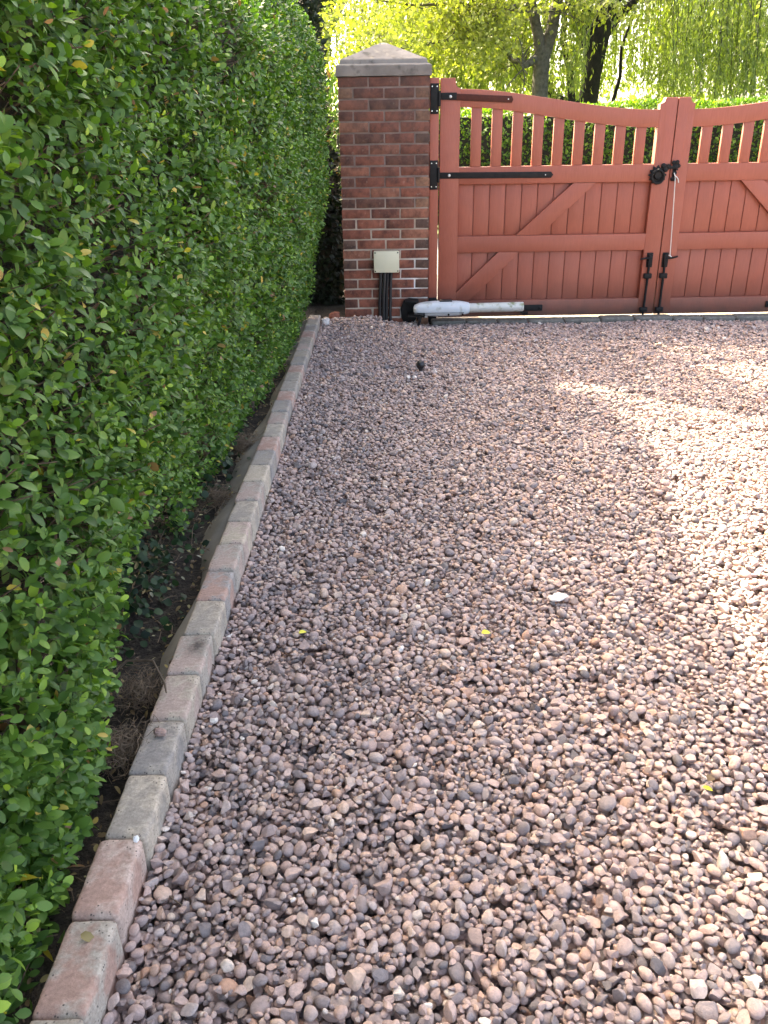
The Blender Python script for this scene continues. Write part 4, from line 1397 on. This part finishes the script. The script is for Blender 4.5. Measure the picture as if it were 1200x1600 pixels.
ct = empty('conifer', (-0.80, 7.75, 0), 'dark narrow conifer rising behind the far end of the hedge', 'conifer')
leafy_mass('crown', ct, column_pts(-0.80, 7.75, 0.42, 3.6), 9000, 0.075, MAT['conifer'])
V, F = tube_arrays([([(-0.80, 7.75, -0.05), (-0.80, 7.75, 1.4), (-0.78, 7.75, 3.0)], [0.09, 0.06, 0.015])], 9)
np_mesh('trunk', V, F, MAT['dark_bark'], ct)
ct = empty('conifer', (-1.55, 7.95, 0), 'dark broader conifer added behind the hedge top to block sun, left of the narrow one', 'conifer')  # added tree, stops a sun streak between hedge end and pillar
leafy_mass('crown', ct, column_pts(-1.55, 7.95, 0.52, 3.1), 9000, 0.075, MAT['conifer'])
V, F = tube_arrays([([(-1.55, 7.95, -0.05), (-1.55, 7.95, 1.4), (-1.53, 7.95, 2.8)], [0.09, 0.06, 0.015])], 9)
np_mesh('trunk', V, F, MAT['dark_bark'], ct)
sh = empty('shade_filler_shrub', (-0.75, 7.9, 0), 'dark shrub added to fill the shaded gap between hedge and pillar', 'shrub')  # added mass that keeps the shaded gap dark


def blob_pts(c, r):
    def fn(n):
        v = rdir(n)
        rr = (1 - 0.45 * rng.random(n) ** 2) * (1 + 0.15 * np.sin(4 * v[:, 0] + 3 * v[:, 2]) + 0.1 * np.sin(9 * v[:, 1] + 5 * v[:, 2]))
        p = np.array(c) + v * np.array(r) * rr[:, None]
        p[:, 2] = np.maximum(p[:, 2], 0.03)
        return p, v
    return fn


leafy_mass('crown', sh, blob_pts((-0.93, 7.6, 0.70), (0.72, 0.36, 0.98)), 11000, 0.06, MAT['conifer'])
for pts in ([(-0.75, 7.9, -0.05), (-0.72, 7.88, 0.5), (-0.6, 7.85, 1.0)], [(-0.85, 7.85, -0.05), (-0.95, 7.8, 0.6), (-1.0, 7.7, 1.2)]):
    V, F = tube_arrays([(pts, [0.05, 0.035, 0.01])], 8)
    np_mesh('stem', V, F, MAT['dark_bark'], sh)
t = MB().sphere((-0.93, 7.62, 0.72), 1.0, (0.60, 0.27, 0.86), sub=3).build('shade_core', MAT['core'], sh)  # solid dark cores added to stop light leaking through the gap
t2 = MB().sphere((-0.62, 7.80, 0.30), 1.0, (0.36, 0.20, 0.44), sub=3).build('shade_core', MAT['core'], sh)
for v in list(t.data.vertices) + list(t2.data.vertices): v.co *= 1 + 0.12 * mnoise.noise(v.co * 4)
sh2 = empty('flowering_shrub', (-0.55, 9.3, 0), 'light green shrub with reddish tips between conifer and pillar', 'shrub')
leafy_mass('crown', sh2, blob_pts((-0.45, 9.3, 1.0), (0.62, 0.5, 0.85)), 5000, 0.06, MAT['shrub'])
V, F = tube_arrays([([(-0.5, 9.3, -0.05), (-0.45, 9.3, 0.7), (-0.4, 9.3, 1.5)], [0.04, 0.03, 0.01])], 8)
np_mesh('stems', V, F, MAT['bark'], sh2)

# ------------------------------------------------------------------ hedge over the road
fh = empty('field_hedge', (5.5, 13.3, 0), 'clipped hedge across the road seen through the gate pickets', 'hedge')


def fh_pts(n):
    side = rng.random(n) < 0.62
    x = rng.uniform(-1.6, 13.5, n)
    top = 1.66 + 0.016 * (x - 3) + 0.05 * wob(x * 1.3, x * 0.7)
    z = np.where(side, rng.uniform(0.02, 1, n) * top, top - 0.06 * rng.random(n))
    y = np.where(side, 12.85 - 0.03 * z + 0.10 * rng.random(n) + 0.07 * wob(x * 1.7, z * 3), rng.uniform(12.85, 13.8, n))
    nn = np.where(side[:, None], np.array([0, -1.0, 0.3]), np.array([0, -0.1, 1.0]))
    return np.stack([x, y, z], 1), nn


leafy_mass('foliage', fh, fh_pts, 42000, 0.060, MAT['field_hedge'])
MB().box(-1.55, 13.4, 13.0, 13.7, 0.1, 1.56, 0.05).build('shade_core', MAT['core'], fh)  # solid dark box standing for the shade behind the leaves

# ------------------------------------------------------------------ trees
def limb(p0, d, L, r0, depth, paths, tips, bend=0.25, up=0.1):
    pts, rad = [np.array(p0, float)], [r0]
    d = norm(np.array(d, float))
    k = 6
    for i in range(k):
        d = norm(d + rng.normal(0, bend, 3) * 0.6 + np.array([0, 0, up * 0.3]))
        pts.append(pts[-1] + d * L / k)
        rad.append(r0 * (1 - 0.7 * (i + 1) / k))
    paths.append((pts, rad))
    if depth == 0:
        tips.append(pts[-1]); tips.append(pts[-3])
        return
    for _ in range(3 if depth > 1 else 4):
        i = random.randint(2, k)
        side = norm(d + rng.normal(0, 0.75, 3))
        limb(pts[i], side, L * random.uniform(0.5, 0.75), rad[i] * 0.7 + 0.003, depth - 1, paths, tips, bend, up)


def maple():
    root = empty('maple_tree', (3.53, 20.0, 0), 'broad tree in fresh yellow green leaf with a grey forked trunk', 'tree')
    paths, tips = [], []
    paths.append(([(3.53, 20, -0.1), (3.53, 20, 1.2), (3.51, 20, 2.2), (3.52, 20, 2.85)], [0.24, 0.19, 0.175, 0.17]))
    main = [([(3.52, 20, 2.75), (3.40, 20, 3.2), (3.22, 19.95, 3.75), (3.05, 19.9, 4.6), (2.8, 19.9, 5.8)], [0.14, 0.115, 0.10, 0.08, 0.03]),
            ([(3.54, 20, 2.75), (3.70, 20.02, 3.3), (3.80, 20.05, 4.0), (4.0, 20.1, 5.2), (4.1, 20.1, 6.4)], [0.15, 0.13, 0.11, 0.08, 0.03]),
            ([(3.42, 19.97, 2.75), (3.15, 19.8, 2.62), (2.85, 19.7, 2.72), (2.62, 19.6, 2.98), (2.45, 19.5, 3.4), (2.5, 19.4, 3.9)], [0.085, 0.075, 0.065, 0.055, 0.045, 0.03]),
            ([(2.62, 19.6, 2.98), (2.1, 19.3, 3.12), (1.4, 19.0, 3.02), (0.5, 18.7, 2.88), (-0.4, 18.4, 2.85)], [0.045, 0.035, 0.028, 0.018, 0.008]),
            ([(3.22, 19.95, 3.75), (2.6, 19.7, 3.62), (1.7, 19.3, 3.68), (0.7, 18.8, 3.62), (-0.3, 18.4, 3.7)], [0.06, 0.05, 0.035, 0.022, 0.01]),
            ([(2.85, 19.7, 2.72), (2.5, 19.8, 3.05), (2.2, 20.0, 3.0)], [0.045, 0.03, 0.012]),
            ([(3.05, 19.9, 4.2), (2.3, 19.5, 4.4), (1.2, 19.0, 4.5), (0, 18.5, 4.4)], [0.06, 0.045, 0.03, 0.012]),
            ([(3.8, 20.05, 3.9), (4.4, 19.8, 4.1), (5.1, 19.5, 4.0), (5.9, 19.3, 3.7)], [0.06, 0.045, 0.03, 0.012])]
    paths += main
    for pts, rad in main:
        for i in range(1, len(pts)):
            if rad[i] < 0.07:
                for _ in range(2):
                    d = norm(rng.normal(0, 1, 3) * np.array([1, 1, 0.35]) + np.array([-0.3, -0.2, -0.05]))
                    limb(pts[i], d, random.uniform(0.7, 1.5), rad[i] * 0.55 + 0.003, 1, paths, tips, 0.3, 0.0)
    for _ in range(16):                                            # high crown out of the frame
        d = norm(rng.normal(0, 1, 3) * np.array([1, 1, 0.5]) + np.array([0, 0, 0.6]))
        limb((3.4, 20, 4.6), d, random.uniform(2.5, 4.0), 0.06, 1, paths, tips, 0.25, 0.05)
    V, F = tube_arrays(paths, 8)
    np_mesh('trunk', V, F, MAT['bark'], root)
    tips = np.array(tips)
    # leaf sprays round every twig end, hanging a little
    per = 26
    n = len(tips) * per
    c = np.repeat(tips, per, 0)
    P = c + rng.normal(0, 1, (n, 3)) * np.array([0.34, 0.34, 0.20])
    # plus low sweeping outer sprays on the left
    m = 46
    ex = np.stack([rng.uniform(-1.5, 2.7, m), rng.uniform(17.4, 19.8, m), 2.55 + 1.5 * rng.random(m) ** 1.0], 1)
    ex2 = np.stack([rng.uniform(-1.0, 5.6, m), rng.uniform(17.6, 21.5, m), rng.uniform(3.5, 5.2, m)], 1)
    ex = np.concatenate([ex, ex2])
    P = np.concatenate([P, np.repeat(ex, 52, 0) + rng.normal(0, 1, (len(ex) * 52, 3)) * np.array([0.30, 0.30, 0.10])])
    # nothing hangs before the grey trunk and its fork
    P = P[~((np.abs(P[:, 0] - 3.48 * P[:, 1] / 20) < 0.40) & (P[:, 2] < 3.45) & (P[:, 1] < 20.3) & (rng.random(len(P)) < 0.93))]
    P = P[~((np.abs(P[:, 0] - 0.232 * P[:, 1]) < 0.42) & (P[:, 2] < 3.35) & (rng.random(len(P)) < 0.85))]
    n = len(P)
    d = norm(rng.normal(0, 0.8, (n, 3)) + np.array([0, 0, -0.5]))
    u = norm(rng.normal(0, 0.6, (n, 3)) + np.array([0, -0.2, 0.8]))
    L = rng.uniform(0.06, 0.12, n)
    V, F = card_arrays(P, d, u, L, L * 0.85)
    print('maple leaves', n)
    np_mesh('crown', V, F, MAT['maple'], root, attrs={'tint': np.repeat(rng.random(n), 4)}, smooth=False)


maple()


def willow(cx, cy, rx, ry_, top, nst, label, name='willow_tree', zmin=2.0, trunk_m='dark_bark', stems=(), clear=True):
    root = empty(name, (cx, cy, 0), label, 'tree')
    paths, tips = [], []
    for pts, rad in stems: paths.append((pts, rad))
    starts = []
    for a in np.linspace(0, 2 * math.pi, 11)[:-1]:
        a += rng.normal(0, 0.15)
        p0 = np.array([cx + 0.15 * math.cos(a), cy + 0.15 * math.sin(a), rng.uniform(3.3, 4.6)])
        end = np.array([cx + rx * 0.85 * math.cos(a), cy + ry_ * 0.85 * math.sin(a), top * rng.uniform(0.72, 0.95)])
        mid = (p0 + end) / 2 + np.array([0, 0, 1.0]) + rng.normal(0, 0.3, 3)
        t = np.linspace(0, 1, 10)[:, None]
        pts = (1 - t) ** 2 * p0 + 2 * t * (1 - t) * mid + t * t * end + rng.normal(0, 0.06, (10, 3))
        paths.append((pts, np.linspace(0.14, 0.02, 10)))
        for _ in range(6):
            i = random.randint(3, 9)
            d = np.array([rng.normal(0, 1.0), rng.normal(0, 1.0), rng.normal(0.1, 0.3)])
            q = [pts[i] + d * s_ + np.array([0, 0, -0.35 * s_ * s_]) for s_ in (0, 0.5, 1.0, 1.6)]
            paths.append((q, [0.035, 0.025, 0.015, 0.008]))
    # strands
    a = rng.uniform(0, 2 * np.pi, nst); rr = np.sqrt(rng.uniform(0.12, 1.0, nst))
    clump = 0.5 + 0.5 * np.sin(a * 9 + rr * 11) * np.sin(a * 4 + 2 + rr * 5)
    keep = rng.random(nst) < 0.45 + 0.55 * clump
    front = (np.abs(rx * rr * np.cos(a) + 0.25) < 0.75) & (ry_ * rr * np.sin(a) < 0.5)
    keep &= ~(front & (rng.random(nst) < (0.96 if clear else 0.0)))
    if clear:                                                      # the maple stands clear of the strands
        qx, qy = cx + rx * rr * np.cos(a), cy + ry_ * rr * np.sin(a)
        keep &= ~((np.abs(qx / qy - 0.174) < 0.034) & (qy < 20.9))
    a, rr = a[keep], rr[keep]; nst = len(a)
    sx = cx + rx * rr * np.cos(a); sy = cy + ry_ * rr * np.sin(a)
    sz = top * (1 - 0.45 * rr ** 2.2) * rng.uniform(0.6, 1.0, nst)
    ez = np.maximum(zmin + 1.5 * rng.random(nst) ** 2 + 0.5 * np.sin(a * 7), 1.3)
    ln = np.maximum(sz - ez, 0.6)
    K = 44
    q = rng.random((nst, K))
    drift = rng.normal(0, 0.10, (nst, 2))
    out = np.stack([np.cos(a), np.sin(a)], 1)
    P = np.empty((nst, K, 3))
    P[..., 0] = sx[:, None] + (drift[:, :1] + out[:, :1] * 0.25) * q + rng.normal(0, 0.018, (nst, K))
    P[..., 1] = sy[:, None] + (drift[:, 1:] + out[:, 1:] * 0.25) * q + rng.normal(0, 0.018, (nst, K))
    P[..., 2] = sz[:, None] - ln[:, None] * q
    P = P.reshape(-1, 3); n = len(P)
    d = norm(rng.normal(0, 0.35, (n, 3)) + np.array([0, 0, -1.0]))
    u = rdir(n)
    L = rng.uniform(0.08, 0.15, n)
    V, F = card_arrays(P, d, u, L, L * 0.30)
    tint = np.repeat(np.clip(rng.normal(0.5, 0.22, nst), 0, 1), K)
    print('willow leaves', n)
    np_mesh('crown', V, F, MAT['willow'], root, attrs={'tint': np.repeat(tint, 4)}, smooth=False)
    # the bare whips the leaves hang on
    sel = rng.random(nst) < 0.35
    wp = [([(sx[i], sy[i], sz[i]), (sx[i] + drift[i, 0] * .5 + out[i, 0] * .12, sy[i] + drift[i, 1] * .5 + out[i, 1] * .12, sz[i] - ln[i] * .5), (sx[i] + drift[i, 0] + out[i, 0] * .25, sy[i] + drift[i, 1] + out[i, 1] * .25, sz[i] - ln[i])], [0.008, 0.005, 0.002]) for i in np.where(sel)[0]]
    V, F = tube_arrays(paths + wp, 6)
    np_mesh('trunk', V, F, MAT[trunk_m], root)


willow(5.5, 24.0, 5.4, 4.6, 8.0, 3500, 'weeping willow with a black forked trunk and hanging pale green strands', zmin=2.0, stems=[
    ([(5.45, 24, -0.1), (5.46, 24, 1.5), (5.52, 24, 2.6), (5.62, 24, 3.4), (5.85, 24, 4.6)], [0.36, 0.27, 0.25, 0.27, 0.2]),
    ([(5.50, 24, 2.9), (5.35, 24, 3.6), (5.2, 23.9, 4.6)], [0.2, 0.15, 0.1]),
    ([(5.25, 24, 0.0), (5.05, 23.9, 1.9), (4.95, 23.9, 2.7), (4.7, 23.9, 3.4), (4.72, 23.9, 4.4)], [0.14, 0.11, 0.10, 0.08, 0.06]),
    ([(5.3, 24, 1.9), (4.55, 23.8, 2.1), (4.1, 23.7, 2.8), (3.95, 23.6, 3.6)], [0.15, 0.11, 0.08, 0.05]),
    ([(6.3, 24.6, 0.0), (6.2, 24.6, 1.6), (6.42, 24.6, 2.6), (6.38, 24.6, 3.3), (6.7, 24.6, 4.2)], [0.07, 0.06, 0.05, 0.04, 0.03])])
willow(-1.6, 27.0, 4.6, 4.0, 8.5, 1500, 'bright yellow green willow at the far left behind the pillar cap', zmin=1.8, trunk_m='bark', clear=False, stems=[
    ([(-1.6, 27, -0.1), (-1.55, 27, 2), (-1.6, 27, 4.2)], [0.3, 0.24, 0.2])])

# a far belt of pale trees closing the view low down, too distant to count
fw = leafy_mass('far_wood', None, lambda n: (np.stack([rng.uniform(-34, 42, n), rng.uniform(44, 50, n), 0.2 + 3.6 * rng.random(n) ** 1.25], 1), np.tile([0, -0.4, 0.5], (n, 1))), 9000, 0.42, MAT['willow'], 0.0, 0.7)
tag(fw, 'distant pale green belt of trees low on the horizon', 'far trees', kind='stuff')
